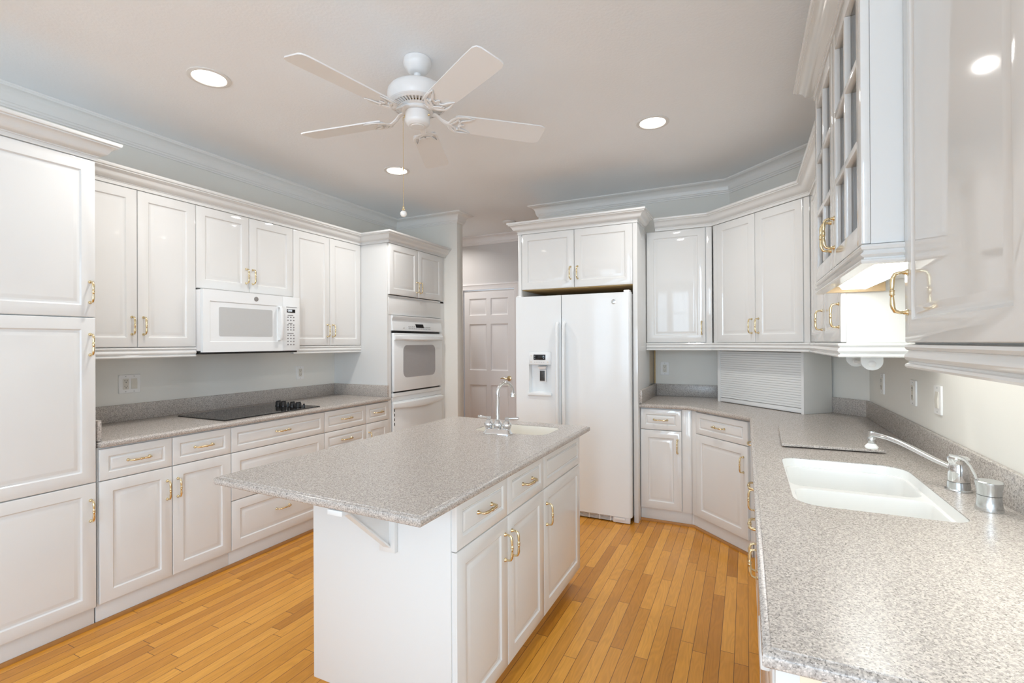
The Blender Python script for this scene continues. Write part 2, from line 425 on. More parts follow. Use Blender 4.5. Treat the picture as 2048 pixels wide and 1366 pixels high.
sk = {(i, j) for i in (1, 3) for j in (1, 3, 5)}
grid_face(b, xs, zs, -0.035, sk)
for i, j in sk: panel_rings(b, xs[i], xs[i + 1], zs[j], zs[j + 1], -0.035, [(0, 0), (0.004, 0.006), (0.012, 0.011), (0.020, 0.011), (0.045, 0.004)])
vs8 = [V(b, (x, y, z)) for y in (-0.035, 0) for x, z in ((0, 0), (dw, 0), (dw, dh), (0, dh))]
for q in ((0, 1, 5, 4), (1, 2, 6, 5), (2, 3, 7, 6), (3, 0, 4, 7), (4, 5, 6, 7)): face(b, [vs8[k] for k in q])
bmesh.ops.remove_doubles(b, verts=b.verts, dist=1e-5)
d1 = build('door_1', b, M_DOOR, None, (HX0 + 0.003, YH + 0.045, 0.008)); d1['kind'] = 'structure'
b = nb(); lx, lz = 0.8484 - HX0, 0.937
lathe(b, [(0.030, 0), (0.033, 0.003), (0.030, 0.010), (0.014, 0.014), (0.011, 0.045), (0.013, 0.05), (0.010, 0.056)], 20, (lx, -0.0352, lz), 'y')
tube(b, [(lx, -0.082, lz), (lx - 0.02, -0.086, lz - 0.004), (lx - 0.05, -0.086, lz + 0.006), (lx - 0.08, -0.084, lz + 0.004), (lx - 0.10, -0.084, lz - 0.004)], [0.009, 0.009, 0.008, 0.007, 0.005], 10)
build('door_handle', b, M_BRASS, d1)

# ------------------------------------------------------------------ brass bow pull (shared mesh)
def handle_bm(L=0.100, out=0.030):
    b = nb(); h = L / 2
    for s in (-1, 1): lathe(b, [(0.0080, 0), (0.0080, 0.002), (0.0056, 0.005), (0.0046, 0.010)], 12, (0, 0, s * h), 'y')
    pts = [(0, -0.003, -h), (0, -out * 0.55, -h), (0, -out * 0.86, -h + 0.003), (0, -out, -h + 0.012)]
    rad = [0.0042, 0.0042, 0.0046, 0.0050]
    for t, r in ((-0.30, 0.0058), (-0.14, 0.0046), (-0.075, 0.0040), (-0.06, 0.0062), (-0.035, 0.0062), (-0.02, 0.0045), (0, 0.0066), (0.02, 0.0045), (0.035, 0.0062), (0.06, 0.0062), (0.075, 0.0040), (0.14, 0.0046), (0.30, 0.0058)):
        pts.append((0, -out - 0.002 * (1 - (t * 2) ** 2), t * L)); rad.append(r)
    pts += [(0, -out, h - 0.012), (0, -out * 0.86, h - 0.003), (0, -out * 0.55, h), (0, -0.003, h)]
    rad += [0.0050, 0.0046, 0.0042, 0.0042]
    tube(b, pts, rad, 10); return b
_hb = handle_bm(); bmesh.ops.recalc_face_normals(_hb, faces=_hb.faces)
HANDLE_ME = bpy.data.meshes.new('handle'); _hb.to_mesh(HANDLE_ME); _hb.free(); HANDLE_ME.materials.append(M_BRASS)
HANDLE_ME.polygons.foreach_set('use_smooth', [True] * len(HANDLE_ME.polygons))
def handle(parent, x, z, horiz=False, y=-0.020):
    o = bpy.data.objects.new('handle', HANDLE_ME); COL.objects.link(o); o.parent = parent
    o.location = (x, y, z)
    if horiz: o.rotation_euler = (0, PI / 2, 0)
    return o

TH = 0.020
def front(parent, name, x0, x1, z0, z1, hd=None, m=None, frame=None):
    """raised-panel door or drawer front; its mesh starts at its own lower left corner"""
    w, h = x1 - x0, z1 - z0
    f = frame if frame else (0.056 if min(w, h) > 0.24 else (0.038 if min(w, h) > 0.135 else 0.030))
    b = nb()
    big = min(w, h) > 0.24
    ch = 0.034 if big else 0.020
    st = [(0, 0.0), (0, -TH + 0.004), (0.0015, -TH + 0.0012), (0.004, -TH), (f, -TH), (f + 0.003, -TH + 0.0035), (f + 0.006, -TH + 0.0060), (f + 0.011, -TH + 0.0070),
          (f + ch * 0.55, -TH + 0.0048), (f + ch - 0.004, -TH + 0.0012), (f + ch, -TH + 0.0006)]
    back = [V(b, (0, 0, 0)), V(b, (w, 0, 0)), V(b, (w, 0, h)), V(b, (0, 0, h))]; face(b, back)
    panel_rings(b, 0, w, 0, h, 0, st)
    bmesh.ops.remove_doubles(b, verts=b.verts, dist=1e-6)
    o = build(name, b, m or M_CAB, parent, (x0, -0.0005, z0), smooth=28)
    if hd: handle(o, hd[0] - x0, hd[1] - z0, hd[2] == 'h')
    return o

def carcass_bm(W, D, z0, z1, t=0.018):
    b = nb(); box(b, 0.0005, W - 0.0005, 0, D, z0, z1); return b
G = 0.0018     # half the reveal between neighbouring fronts
def base_cabinet(label, loc, rz, W, D, fronts, H=0.883, toe=0.098, group=None, toe_y=0.012, toe_ext=-0.0005):
    t = thing('base_cabinet', label, 'cabinet', loc, rz, group)
    build('carcass', carcass_bm(W, D, toe, H), M_CABSIDE, t)
    bx('toe_kick', M_CABSIDE, t, 0.0005, W + toe_ext, toe_y, toe_y + 0.016, 0.0005, toe)
    for kind, x0, x1, z0, z1, hd in fronts: front(t, kind, x0 + G, x1 - G, z0 + G, z1 - G, hd)
    return t
def wall_cabinet(label, loc, rz, W, D, H, fronts, rail=0.062, rail_ends=(0, 0), name='wall_cabinet'):
    t = thing(name, label, 'cabinet', loc, rz)
    build('carcass', carcass_bm(W, D, 0, H), M_CABSIDE, t)
    for kind, x0, x1, z0, z1, hd in fronts: front(t, kind, x0 + G, x1 - G, z0 + G, z1 - G, hd)
    if rail: light_rail(t, [(0.0, -0.004), (W, -0.004)], rail)
    return t
def rail_prof(h):
    P = [(-0.016, 0), (0.004, 0), (0.014, -0.003), (0.017, -0.009), (0.014, -0.015), (0.009, -0.017)]
    P += [(0.010, -0.021), (0.016, -0.027), (0.018, -h * 0.56), (0.015, -h + 0.020), (0.008, -h + 0.016), (0.009, -h + 0.012), (0.015, -h + 0.010), (0.017, -h + 0.005), (0.014, -h), (-0.016, -h)]
    return P
def light_rail(parent, path, h, z=0.0):
    b = nb(); sweep(b, path, rail_prof(h), z); return build('light_rail', b, M_CAB, parent)

# cabinet crown profile (outward, up)
CC = [(-0.012, 0), (0.004, 0), (0.004, 0.018), (0.008, 0.019), (0.008, 0.024), (0.014, 0.027), (0.024, 0.031), (0.033, 0.037), (0.039, 0.046), (0.043, 0.056), (0.050, 0.064), (0.059, 0.069), (0.066, 0.071), (0.066, 0.077), (0.073, 0.079), (0.076, 0.084), (0.076, 0.094), (-0.012, 0.094)]
def crown(name, label, path, z):
    b = nb(); sweep(b, path, CC, z); return tag(build(name, b, M_CAB), label, 'molding')

# ------------------------------------------------------------------ LEFT SIDE (fronts face +x; local x runs along +y)
LZ = PI / 2
XBF = 0.639                                   # carcass front of base run, door faces 20 mm further out
YP = 1.2795
ZG1, ZG2, ZD, ZTOP = 0.717, 0.417, 0.108, 0.877
# pantry
pw = 0.655
t = thing('pantry_cabinet', 'tall white three-door pantry cabinet at the left edge, beside the cooktop counter', 'cabinet', (XBF, YP - pw, 0), LZ)
build('carcass', carcass_bm(pw, XBF - 0.001, 0.098, 2.300), M_CABSIDE, t)
bx('toe_kick', M_CABSIDE, t, 0.0005, pw - 0.0005, 0.012, 0.028, 0.0005, 0.098)
hx = pw - 0.028
front(t, 'door', 0.003, pw - 0.005, ZD, 0.7175, (hx, 0.587, 'v'))
front(t, 'door', 0.003, pw - 0.005, 0.7215, 1.527, (hx, 1.396, 'v'))
front(t, 'door', 0.003, pw - 0.005, 1.531, 2.298, (hx, 1.652, 'v'))
b = nb(); sweep(b, [(0, -TH), (pw, -TH), (pw, 0.20)], CC, 2.301); build('crown', b, M_CAB, t)

def lb(y): return (XBF, y, 0)
DL = XBF - 0.001
Y1, Y2, Y3, Y4, YO = 1.2845, 1.9727, 2.7148, 3.1658, 3.4575
w = Y2 - Y1; m1 = 1.6286 - Y1
base_cabinet('white base cabinet with two doors and two drawers, between pantry and cooktop drawers', lb(Y1), LZ, w, DL, [
    ('drawer', 0.002, m1, ZG1, ZTOP, (m1 / 2 + 0.005, 0.800, 'h')), ('drawer', m1, w, ZG1, ZTOP, ((m1 + w) / 2, 0.800, 'h')),
    ('door', 0.002, m1, ZD, ZG1, (m1 - 0.028, 0.592, 'v')), ('door', m1, w, ZD, ZG1, (m1 + 0.028, 0.592, 'v'))])
w = Y3 - Y2
base_cabinet('wide white base cabinet with three deep drawers under the black cooktop', lb(Y2), LZ, w, DL, [
    ('drawer', 0, w, ZG1, ZTOP, (w / 2, 0.802, 'h')), ('drawer', 0, w, ZG2, ZG1, (w / 2, 0.575, 'h')), ('drawer', 0, w, ZD, ZG2, (w / 2, 0.275, 'h'))])
w = Y4 - Y3
base_cabinet('white four-drawer base cabinet just right of the cooktop drawers', lb(Y3), LZ, w, DL, [
    ('drawer', 0, w, ZG1, ZTOP, (w / 2, 0.80, 'h')), ('drawer', 0, w, 0.557, ZG1, (w / 2, 0.637, 'h')), ('drawer', 0, w, 0.335, 0.557, (w / 2, 0.45, 'h')), ('drawer', 0, w, ZD, 0.335, (w / 2, 0.23, 'h'))])
w = YO - Y4
base_cabinet('narrow white base cabinet with one drawer and one door, against the oven tower', lb(Y4), LZ, w, DL, [
    ('drawer', 0, w - 0.002, ZG1, ZTOP, (w / 2, 0.80, 'h')), ('door', 0, w - 0.002, ZD, ZG1, (0.030, 0.592, 'v'))])
# wooden shoe moulding along the left run
b = nb(); SHO = [(0, 0.0005), (0.013, 0.0005), (0.012, 0.009), (0.007, 0.016), (0, 0.018)]
sweep(b, [(XBF - 0.0115, YP - pw), (XBF - 0.0115, 4.37)], SHO, 0); struct('baseboard_left', b, M_SHOE)

# countertop with stepped edge
def edge_top(name, label, poly, zt, thick, holes=(), splash=None, soft=()):
    b = nb()
    cnt = [inset_poly(poly, d) for d in (0.014, 0.0115, 0.006, 0.002, 0.0, 0.0, 0.004)]
    hz = (0.0, -0.003, -0.0035, -0.006, -0.010, -thick + 0.004, -thick)
    plate_with_holes(b, cnt[0], [list(h) for h in holes], zt)
    rings = [[(x, y, zt + dz) for x, y in p] for p, dz in zip(cnt, hz)]
    loft(b, rings, False, False)
    plate_with_holes(b, cnt[-1], [list(h) for h in holes], zt - thick)
    for h in holes: loft(b, [[(x, y, zt) for x, y in h], [(x, y, zt - thick) for x, y in h]], False, False)
    bmesh.ops.remove_doubles(b, verts=b.verts, dist=1e-6)
    t = thing(name, label, 'countertop')
    build('worktop', b, M_TOP, t, smooth=50)
    return t
ZT = 0.914; TK = 0.0285
t = edge_top('countertop', 'grey speckled countertop along the left wall holding the black cooktop', [(0.001, YP + 0.006), (0.678, YP + 0.006), (0.678, YO + 0.0), (0.001, YO - 0.0005)], ZT, TK)
bx('backsplash', M_TOP, t, 0.001, 0.020, YP + 0.026, YO - 0.021, ZT + 0.0002, 1.0183, 0.002)
bx('backsplash', M_TOP, t, 0.001, 0.655, YO - 0.020, YO - 0.001, ZT + 0.0002, 1.0183, 0.002)
bx('backsplash', M_TOP, t, 0.001, 0.645, YP + 0.007, YP + 0.0255, ZT + 0.0002, 1.0183, 0.003)

# uppers
XUF, ZUD, ZUT = 0.316, 1.3776, 2.300
HU = ZUT - ZUD
def lu(y, z): return (XUF, y, z)
ZH = 1.505 - ZUD
w = 1.9585 - 1.2865; m1 = 1.6217 - 1.2865
wall_cabinet('white two-door upper cabinet between the pantry and the microwave', lu(1.2865, ZUD), LZ, w, XUF - 0.001, HU, [
    ('door', 0, m1, 0.001, HU, (m1 - 0.030, ZH, 'v')), ('door', m1, w, 0.001, HU, (m1 + 0.030, ZH, 'v'))])
w = 2.7094 - 1.9590
wall_cabinet('short white two-door upper cabinet directly above the microwave', lu(1.9590, 1.763), LZ, w, XUF - 0.001, ZUT - 1.763, [
    ('door', 0, w / 2, 0, ZUT - 1.763, (w / 2 - 0.026, 0.115, 'v')), ('door', w / 2, w, 0, ZUT - 1.763, (w / 2 + 0.026, 0.115, 'v'))], rail=0)
w = YO - 2.7099; m1 = 3.0835 - 2.7099
wall_cabinet('white two-door upper cabinet between the microwave and the oven tower', lu(2.7099, ZUD), LZ, w, XUF - 0.001, HU, [
    ('door', 0, m1, 0.001, HU, (m1 - 0.030, ZH, 'v')), ('door', m1, w - 0.003, 0.001, HU, (m1 + 0.030, ZH, 'v'))])
crown('crown_molding', 'cream crown molding running over the left upper cabinets and round the oven tower', [(XUF + TH, 1.2865), (XUF + TH, YO + 0.0), (XBF + 0.0 + TH, YO + 0.0), (XBF + TH, 4.379)], ZUT + 0.0015)

# oven tower
YO0, YO1 = 3.4590, 4.3785
w = YO1 - YO0; D = XBF - 0.001
t = thing('oven_cabinet', 'tall white cabinet tower that houses the built-in wall oven', 'cabinet', (XBF, YO0, 0), LZ)
b = nb()
box(b, 0, 0.018, 0, D, 0.0005, ZUT); box(b, w - 0.018, w, 0, D, 0.0005, ZUT); box(b, 0.018, w - 0.018, D - 0.012, D, 0.0005, ZUT)
box(b, 0.018, w - 0.018, 0, D - 0.012, ZUT - 0.018, ZUT); box(b, 0.018, w - 0.018, 0.0, D - 0.012, 1.815, 1.833)
box(b, 0.018, 0.050, 0, 0.02, 0.0005, 1.655); box(b, 0.837, w - 0.018, 0.0045, 0.02, 0.0005, 1.655); box(b, 0.842, w - 0.018, 0, 0.0045, 0.0005, 1.655)
box(b, 0.018, w - 0.018, 0.02, D - 0.012, 0.10, 0.12); box(b, 0.018, w - 0.018, 0.0, 0.02, 0.0005, 0.12)
box(b, w - 0.075, w - 0.018, 0, 0.02, 1.6555, ZUT - 0.0185)
build('carcass', b, M_CABSIDE, t)
m1 = 3.8961 - YO0
front(t, 'door', 0.012, m1 - G, 1.8388, 2.298, (m1 - 0.028, 1.935, 'v'))
front(t, 'door', m1 + G, 0.852, 1.8388, 2.298, (m1 + 0.028, 1.935, 'v'))
bx('filler_panel', M_CAB, t, 0.019, w - 0.076, -0.003, 0.012, 1.656, 1.814)

# wall oven (local x along +y, front -y local)
ow0, ow1 = 3.512 - YO0, 4.298 - YO0
t = thing('wall_oven', 'white built-in wall oven with grey rounded window, set in the cabinet tower', 'oven', (XBF, YO0, 0.905), LZ)
zz = lambda z: z - 0.905
bx('body', M_APPLASTIC, t, ow0 + 0.02, ow1 - 0.02, 0.004, 0.55, zz(0.909), zz(1.648))
b = nb()   # control panel with scooped face
pts = [(-0.004, 1.653), (-0.022, 1.650), (-0.022, 1.632), (-0.012, 1.618), (-0.010, 1.600), (-0.014, 1.588), (-0.024, 1.520), (-0.024, 1.512), (-0.004, 1.511), (0.002, 1.511), (0.002, 1.653)]
loft(b, [[(x, y, zz(z)) for y, z in pts] for x in (ow0, ow1)])
cp = build('control_panel', b, M_APP, t)
xm = (ow0 + ow1) / 2
b = nb(); loft(b, [[(xm + 0.015 + a, y, zz(z)) for a, z, y in ((-0.060, 1.545, yy - 0.0012), (0.065, 1.545, yy - 0.0012), (0.055, 1.580, yy + 0.003), (-0.070, 1.580, yy + 0.003))] for yy in (-0.0205, -0.014)])
build('display', b, M_DISPLAY, cp)
for r_, zc in enumerate((1.553, 1.534)):
    for k in range(13):
        x = xm - 0.16 + k * 0.028
        if r_ == 0 and -0.075 < x - xm - 0.015 < 0.075: continue
        bx('button', M_PRINT, cp, x - 0.006, x + 0.006, -0.0255, -0.018, zz(zc) - 0.0022, zz(zc) + 0.0022, 0)
b = nb(); lathe(b, [(0.006, 0), (0.006, 0.0075)], 12, (ow0 + 0.155, -0.018, zz(1.537)), 'y'); build('emblem', b, M_PRINT, cp)
bx('gap_strip', M_BLACK, t, ow0 + 0.01, ow1 - 0.03, -0.006, 0.004, zz(1.4905), zz(1.511))
# oven door
b = nb()
dz0, dz1 = zz(0.954), zz(1.489)
wn = rrect(xm - 0.258, xm + 0.258, zz(1.075), zz(1.378), 0.055, 6)
box(b, ow0 + 0.006, ow1 - 0.008, -0.030, 0.003, dz0, dz1, 0.004)
od = build('oven_door', b, M_APP, t)
b = nb(); loft(b, [[(x, -0.0312, z) for x, z in wn], [(x, -0.029, z) for x, z in wn]]); build('oven_window', b, M_OVWIN, od)
b = nb()  # moulded full width handle, deepest at its middle
rings = []
for k in range(13):
    s = k / 12; x = ow0 + 0.006 + s * (ow1 - ow0 - 0.014); bow = math.sin(PI * s)
    d0 = -0.030; lo = zz(1.423) - 0.006 * bow
    rings.append([(x, d0, lo), (x, d0 - 0.012 - 0.020 * bow, lo + 0.004), (x, d0 - 0.016 - 0.022 * bow, lo + 0.014), (x, d0 - 0.012 - 0.016 * bow, zz(1.462)), (x, d0 - 0.004, zz(1.470)), (x, d0, zz(1.488))])
loft(b, rings); build('handle', b, M_APP, od)
bx('gap_strip', M_BLACK, t, ow0 + 0.03, ow1 - 0.03, -0.010, 0.004, zz(0.940), zz(0.9535))
bx('lower_trim', M_APP, t, ow0 + 0.004, ow1 - 0.004, -0.022, 0.004, zz(0.905), zz(0.9395), 0.003)
# warming drawer below the oven
t = thing('warming_drawer', 'white drawer appliance with bowed handle, below the wall oven and above island edge', 'oven', (XBF, YO0, 0.13), LZ)
zz2 = lambda z: z - 0.13
bx('body', M_APPLASTIC, t, ow0 + 0.01, ow1 - 0.01, 0.004, 0.5, zz2(0.14), zz2(0.898))
bx('top_rail', M_APP, t, ow0 + 0.002, ow1 - 0.002, -0.012, 0.003, zz2(0.862), zz2(0.9035), 0.002)
fp = bx('drawer_front', M_APP, t, ow0 + 0.004, ow1 - 0.002, -0.020, 0.003, zz2(0.14), zz2(0.8605), 0.004)
b = nb(); rings = []
for k in range(17):
    s = k / 16; x = ow0 - 0.006 + s * (ow1 - ow0 + 0.010); bow = math.sin(PI * s)
    lo = zz2(0.806) - 0.018 * bow
    rings.append([(x, -0.0205, lo), (x, -0.034 - 0.022 * bow, lo), (x, -0.038 - 0.022 * bow, lo + 0.012), (x, -0.034 - 0.020 * bow, zz2(0.845)), (x, -0.0205, zz2(0.851))])
loft(b, rings); build('handle', b, M_APP, fp)
for k in range(4):
    bx('vent_slot', M_BLACK, fp, ow0 + 0.014, ow0 + 0.022, -0.0225, -0.019, zz2(0.772 - 0.042 * k), zz2(0.797 - 0.042 * k), 0.0005)

# microwave over the cooktop
t = thing('microwave', 'white over-the-range microwave mounted under the short cabinet above the cooktop', 'microwave', (0.40, 1.962, 1.343), LZ)
mw_, mh = 0.752, 0.411
b = nb(); box(b, 0.0, mw_ - 0.012, 0.030, 0.398, 0.008, mh - 0.002, 0.003); build('body', b, M_APPLASTIC, t)
bx('underside', M_BLACK, t, 0.006, mw_ - 0.016, 0.012, 0.390, -0.013, 0.008)
# door: front skin with recessed field
b = nb()
xs = [0, 0.045, 0.553, 0.598]; zs = [0.0, 0.068, 0.336, mh]
grid_face(b, xs, zs, 0.0, {(1, 1)})
panel_rings(b, xs[1], xs[2], zs[1], zs[2], 0.0, [(0, 0), (0.004, 0.004)])
q8 = [V(b, (x, y, z)) for y in (0.0, 0.026) for x, z in ((0, 0), (0.598, 0), (0.598, mh), (0, mh))]
for q in ((0, 1, 5, 4), (1, 2, 6, 5), (2, 3, 7, 6), (3, 0, 4, 7), (4, 5, 6, 7)): face(b, [q8[k] for k in q])
bmesh.ops.remove_doubles(b, verts=b.verts, dist=1e-5)
md = build('door', b, M_APP, t)
b = nb(); wn = rrect(0.108, 0.512, 0.106, 0.300, 0.010, 3); loft(b, [[(x, 0.0026, z) for x, z in wn], [(x, 0.006, z) for x, z in wn]]); build('window', b, M_MWWIN, md)
b = nb(); hxm = 0.566
tube(b, [(hxm, -0.002, 0.082), (hxm, -0.022, 0.084), (hxm, -0.030, 0.10), (hxm, -0.034, 0.20), (hxm, -0.030, 0.31), (hxm, -0.022, 0.326), (hxm, -0.002, 0.328)], [(0.008, 0.012)] * 2 + [(0.007, 0.013)] * 3 + [(0.008, 0.012)] * 2, 10)
build('handle', b, M_APP, md)
cp = bx('control_panel', M_APP, t, 0.5995, mw_, -0.001, 0.026, 0.0, mh, 0.003)
bx('display', M_DISPLAY, cp, 0.634, 0.708, -0.0028, 0.001, 0.291, 0.316, 0.0004)
build('display_text', text_bm('0000', 0.020), M_GLYPH, cp, (0.660, -0.0032, 0.304))
bx('legend', M_PRINT, cp, 0.628, 0.724, -0.0022, 0, 0.330, 0.3345, 0)
for zc, ww in ((0.269, 0.05), (0.208, 0.036), (0.133, 0.056)): bx('legend', M_PRINT, cp, 0.665 - ww / 2, 0.665 + ww / 2, -0.0022, 0, zc - 0.003, zc + 0.003, 0)
for zc in (0.255, 0.232, 0.197, 0.178, 0.159, 0.117, 0.093, 0.071, 0.047):
    for xc in (0.643, 0.669, 0.695): bx('button', M_PRINT, cp, xc - 0.0065, xc + 0.0065, -0.0024, 0.0, zc - 0.0045, zc + 0.0045, 0.0004)
b = nb(); lathe(b, [(0.0165, 0), (0.0165, 0.002), (0.014, 0.003)], 28, (0.378, 0, 0.372), 'y'); bd = build('badge', b, M_BADGE, md)
build('monogram', text_bm('GE', 0.013), M_PRINT, bd, (0.378, -0.0034, 0.372))

# cooktop
t = thing('cooktop', 'black glass electric cooktop set into the left countertop, with knobs at its far end', 'cooktop', (0.0, 0.0, ZT + 0.0006))
b = nb(); pl = [(0.130, 1.960), (0.616, 1.960), (0.616, 2.712), (0.130, 2.712)]
loft(b, [[(x, y, 0) for x, y in pl], [(x, y, 0.004) for x, y in pl], [(x, y, 0.007) for x, y in inset_poly(pl, 0.004)]]); build('glass', b, M_COOK, t, smooth=20)
for kx, rr, hh in ((0.318, 0.021, 0.034), (0.374, 0.021, 0.034), (0.424, 0.008, 0.026), (0.470, 0.020, 0.034), (0.532, 0.022, 0.034), (0.590, 0.008, 0.024)):
    b = nb()
    lathe(b, [(rr * 1.10, 0), (rr * 1.12, 0.004), (rr, 0.008), (rr * 0.96, hh - 0.004), (rr * 0.85, hh)], 20)
    box(b, -0.003, 0.003, -rr * 0.9, rr * 0.9, hh - 0.001, hh + 0.006, 0.001)
    build('knob', b, M_KNOB, t, (kx, 2.585, 0.0072))

# wall plates
def receptacle(parent, xc, zc, y):
    b = nb(); lp = rrect(xc - 0.0165, xc + 0.0165, zc - 0.034, zc + 0.034, 0.003, 2)
    loft(b, [[(x, y, z) for x, z in lp], [(x, y - 0.0025, z) for x, z in lp]]); o = build('receptacle', b, M_PLATEY, parent)
    b = nb()
    for s in (-0.018, 0.018):
        for dx in (-0.0065, 0.0065): box(b, xc + dx - 0.001, xc + dx + 0.001, y - 0.0032, y - 0.002, zc + s, zc + s + 0.008)
        lathe(b, [(0.0026, 0), (0.0026, 0.001)], 8, (xc, y - 0.0022, zc + s - 0.006), 'y')
    build('slot', b, M_BLACK, o)
def rocker(parent, xc, zc, y):
    b = nb(); P = [(y, -0.033), (y - 0.0035, -0.033), (y - 0.0055, 0.0), (y - 0.0015, 0.033), (y, 0.033)]
    loft(b, [[(x, yy, zc + z) for yy, z in P] for x in (xc - 0.0165, xc + 0.0165)]); build('rocker_switch', b, M_PLATEY, parent)
def plate(name, label, cat, loc, rz, w, h=0.117, items=('r',), group=None):
    t = thing(name, label, cat, loc, rz, group)
    b = nb(); pl = rrect(-w / 2, w / 2, -h / 2, h / 2, 0.004, 3)
    loft(b, [[(x, -0.0006, z) for x, z in pl], [(x, -0.005, z) for x, z in pl], [(x * 0.965, -0.0075, z * 0.975) for x, z in pl]]); build('wall_plate', b, M_PLATE, t)
    for i, k in enumerate(items):
        xc = (i - (len(items) - 1) / 2) * 0.046
        (receptacle if k == 'r' else rocker)(t, xc, 0, -0.0074)
        b = nb()
        for s in (-0.048, 0.048): lathe(b, [(0.0026, 0), (0.0022, 0.001)], 8, (xc, -0.0074, s), 'y')
        build('screw', b, M_PRINT, t)
    return t
plate('outlet', 'white double wall plate with outlet and rocker switch left of the cooktop', 'outlet', (0, 1.743, 1.146), LZ, 0.122, items=('r', 's'))
plate('outlet', 'white single wall outlet below the upper cabinet right of the microwave', 'outlet', (0, 3.058, 1.142), LZ, 0.076)
plate('outlet', 'white wall outlet on the back wall beside the refrigerator panel', 'outlet', (2.882, YB, 1.156), 0, 0.076)
RZ = -PI / 2
plate('outlet', 'white wall plate on the right wall farthest from the sink, beyond the faucet spout', 'outlet', (XW_R, 3.40, 1.152), RZ, 0.076)
plate('outlet', 'white wall plate on the right wall, second of the three above the backsplash', 'outlet', (XW_R, 2.83, 1.154), RZ, 0.082)
plate('light_switch', 'white rocker switch on the right wall nearest the sink faucet', 'switch', (XW_R, 2.51, 1.156), RZ, 0.080, items=('s',))

# ------------------------------------------------------------------ ISLAND (fronts face +x)
IX, IY0, IY1 = 2.657, 1.367, 2.700
ILX = 2.030
w = IY1 - IY0; D = IX - ILX
t = thing('island_cabinet', 'white kitchen island base with three doors and three drawers, standing on the oak floor', 'cabinet', (IX, IY0, 0), LZ)
b = nb(); box(b, 0.019, w, 0, D, 0.098, 0.72); box(b, 0.019, w, 0, 0.018, 0.72, 0.8845); box(b, 0.019, w, D - 0.018, D, 0.72, 0.8845); box(b, w - 0.018, w, 0.018, D - 0.018, 0.72, 0.8845); box(b, 0.019, 0.037, 0.018, D - 0.018, 0.72, 0.8845); build('carcass', b, M_CABSIDE, t)
b = nb(); box(b, 0.0, 0.0185, -0.0, D, 0.108, 0.8845, 0.001); build('end_panel', b, M_CABSIDE, t)
bx('toe_kick', M_CABSIDE, t, 0.055, w - 0.01, 0.055, D - 0.075, 0.0005, 0.0975)
i1, i2 = 1.7563 - IY0, 2.1448 - IY0
zi = 0.700
for kind, x0, x1, z0, z1, hd in [
    ('drawer', 0.004, i1, zi, 0.872, (i1 / 2 + 0.004, 0.790, 'h')), ('drawer', i1, i2, zi, 0.872, ((i1 + i2) / 2, 0.790, 'h')), ('drawer', i2, w - 0.003, zi, 0.872, None),
    ('door', 0.004, i1, 0.098, zi, (i1 - 0.028, 0.585, 'v')), ('door', i1, i2, 0.098, zi, (i1 + 0.034, 0.580, 'v')), ('door', i2, w - 0.003, 0.098, zi, (i2 + 0.030, 0.575, 'v'))]:
    front(t, kind, x0 + G, x1 - G, z0 + G, z1 - G, hd)
# bracket under the overhang (local: -x is toward the camera end)
b = nb(); by = IX - 2.405
box(b, -0.018, -0.0006, by - 0.034, by + 0.034, 0.664, 0.884, 0.001)
box(b, -0.258, -0.018, by - 0.030, by + 0.030, 0.868, 0.8842, 0.001)
loft(b, [[(x, yy, z) for x, z in ((-0.018, 0.690), (-0.018, 0.868), (-0.215, 0.868), (-0.215, 0.862), (-0.024, 0.690))] for yy in (by - 0.009, by + 0.009)])
rings = [[(x, yy, z) for x, z in ((-0.215, 0.868), (-0.018, 0.688), (-0.018, 0.680), (-0.223, 0.868))] for yy in (by - 0.016, by + 0.016)]
loft(b, rings)
build('support_bracket', b, M_CABSIDE, t)

top_poly = [(1.796, 1.126), (2.733, 1.099), (2.733, 2.716), (1.796, 2.735)]
is_hole = [(x, y) for x, y in rrect(2.175, 2.603, 2.335, 2.600, [0.05, 0.05, 0.05, 0.075], 6)]
edge_top('countertop', 'grey speckled island countertop with stepped edge and a small bar sink at its far end', top_poly, ZT, TK, [is_hole])
def sink_bowl(b, hole, zt, depth, rim=0.0015):
    cx = sum(p[0] for p in hole) / len(hole); cy = sum(p[1] for p in hole) / len(hole)
    def sc(k, kz): return [(cx + (x - cx) * k, cy + (y - cy) * k, zt + kz) for x, y in hole]
    rings = [sc(1.04, -0.004), sc(0.994, -rim), sc(0.985, -0.010), sc(0.975, -0.035), sc(0.945, -depth * 0.75), sc(0.915, -depth * 0.93), sc(0.84, -depth), sc(0.30, -depth - 0.004), sc(0.1, -depth - 0.005)]
    return rings
t = thing('bar_sink', 'small cream bar sink sunk into the far end of the island', 'sink', (2.389, 2.467, ZT - 0.165))
b = nb()
hole_l = [(x - 2.389, y - 2.467) for x, y in is_hole]
R_ = sink_bowl(b, hole_l, 0.165, 0.155)[1:]
R_[0] = [(x * 0.997, y * 0.997, 0.165 - 0.003) for x, y in hole_l]
loft(b, R_, False, True); build('bowl', b, M_SINKW, t, smooth=60)
b = nb(); lathe(b, [(0.040, 0.0045), (0.040, 0.007), (0.030, 0.0072), (0.026, 0.0055)], 24); build('drain', b, M_CHROME, t)

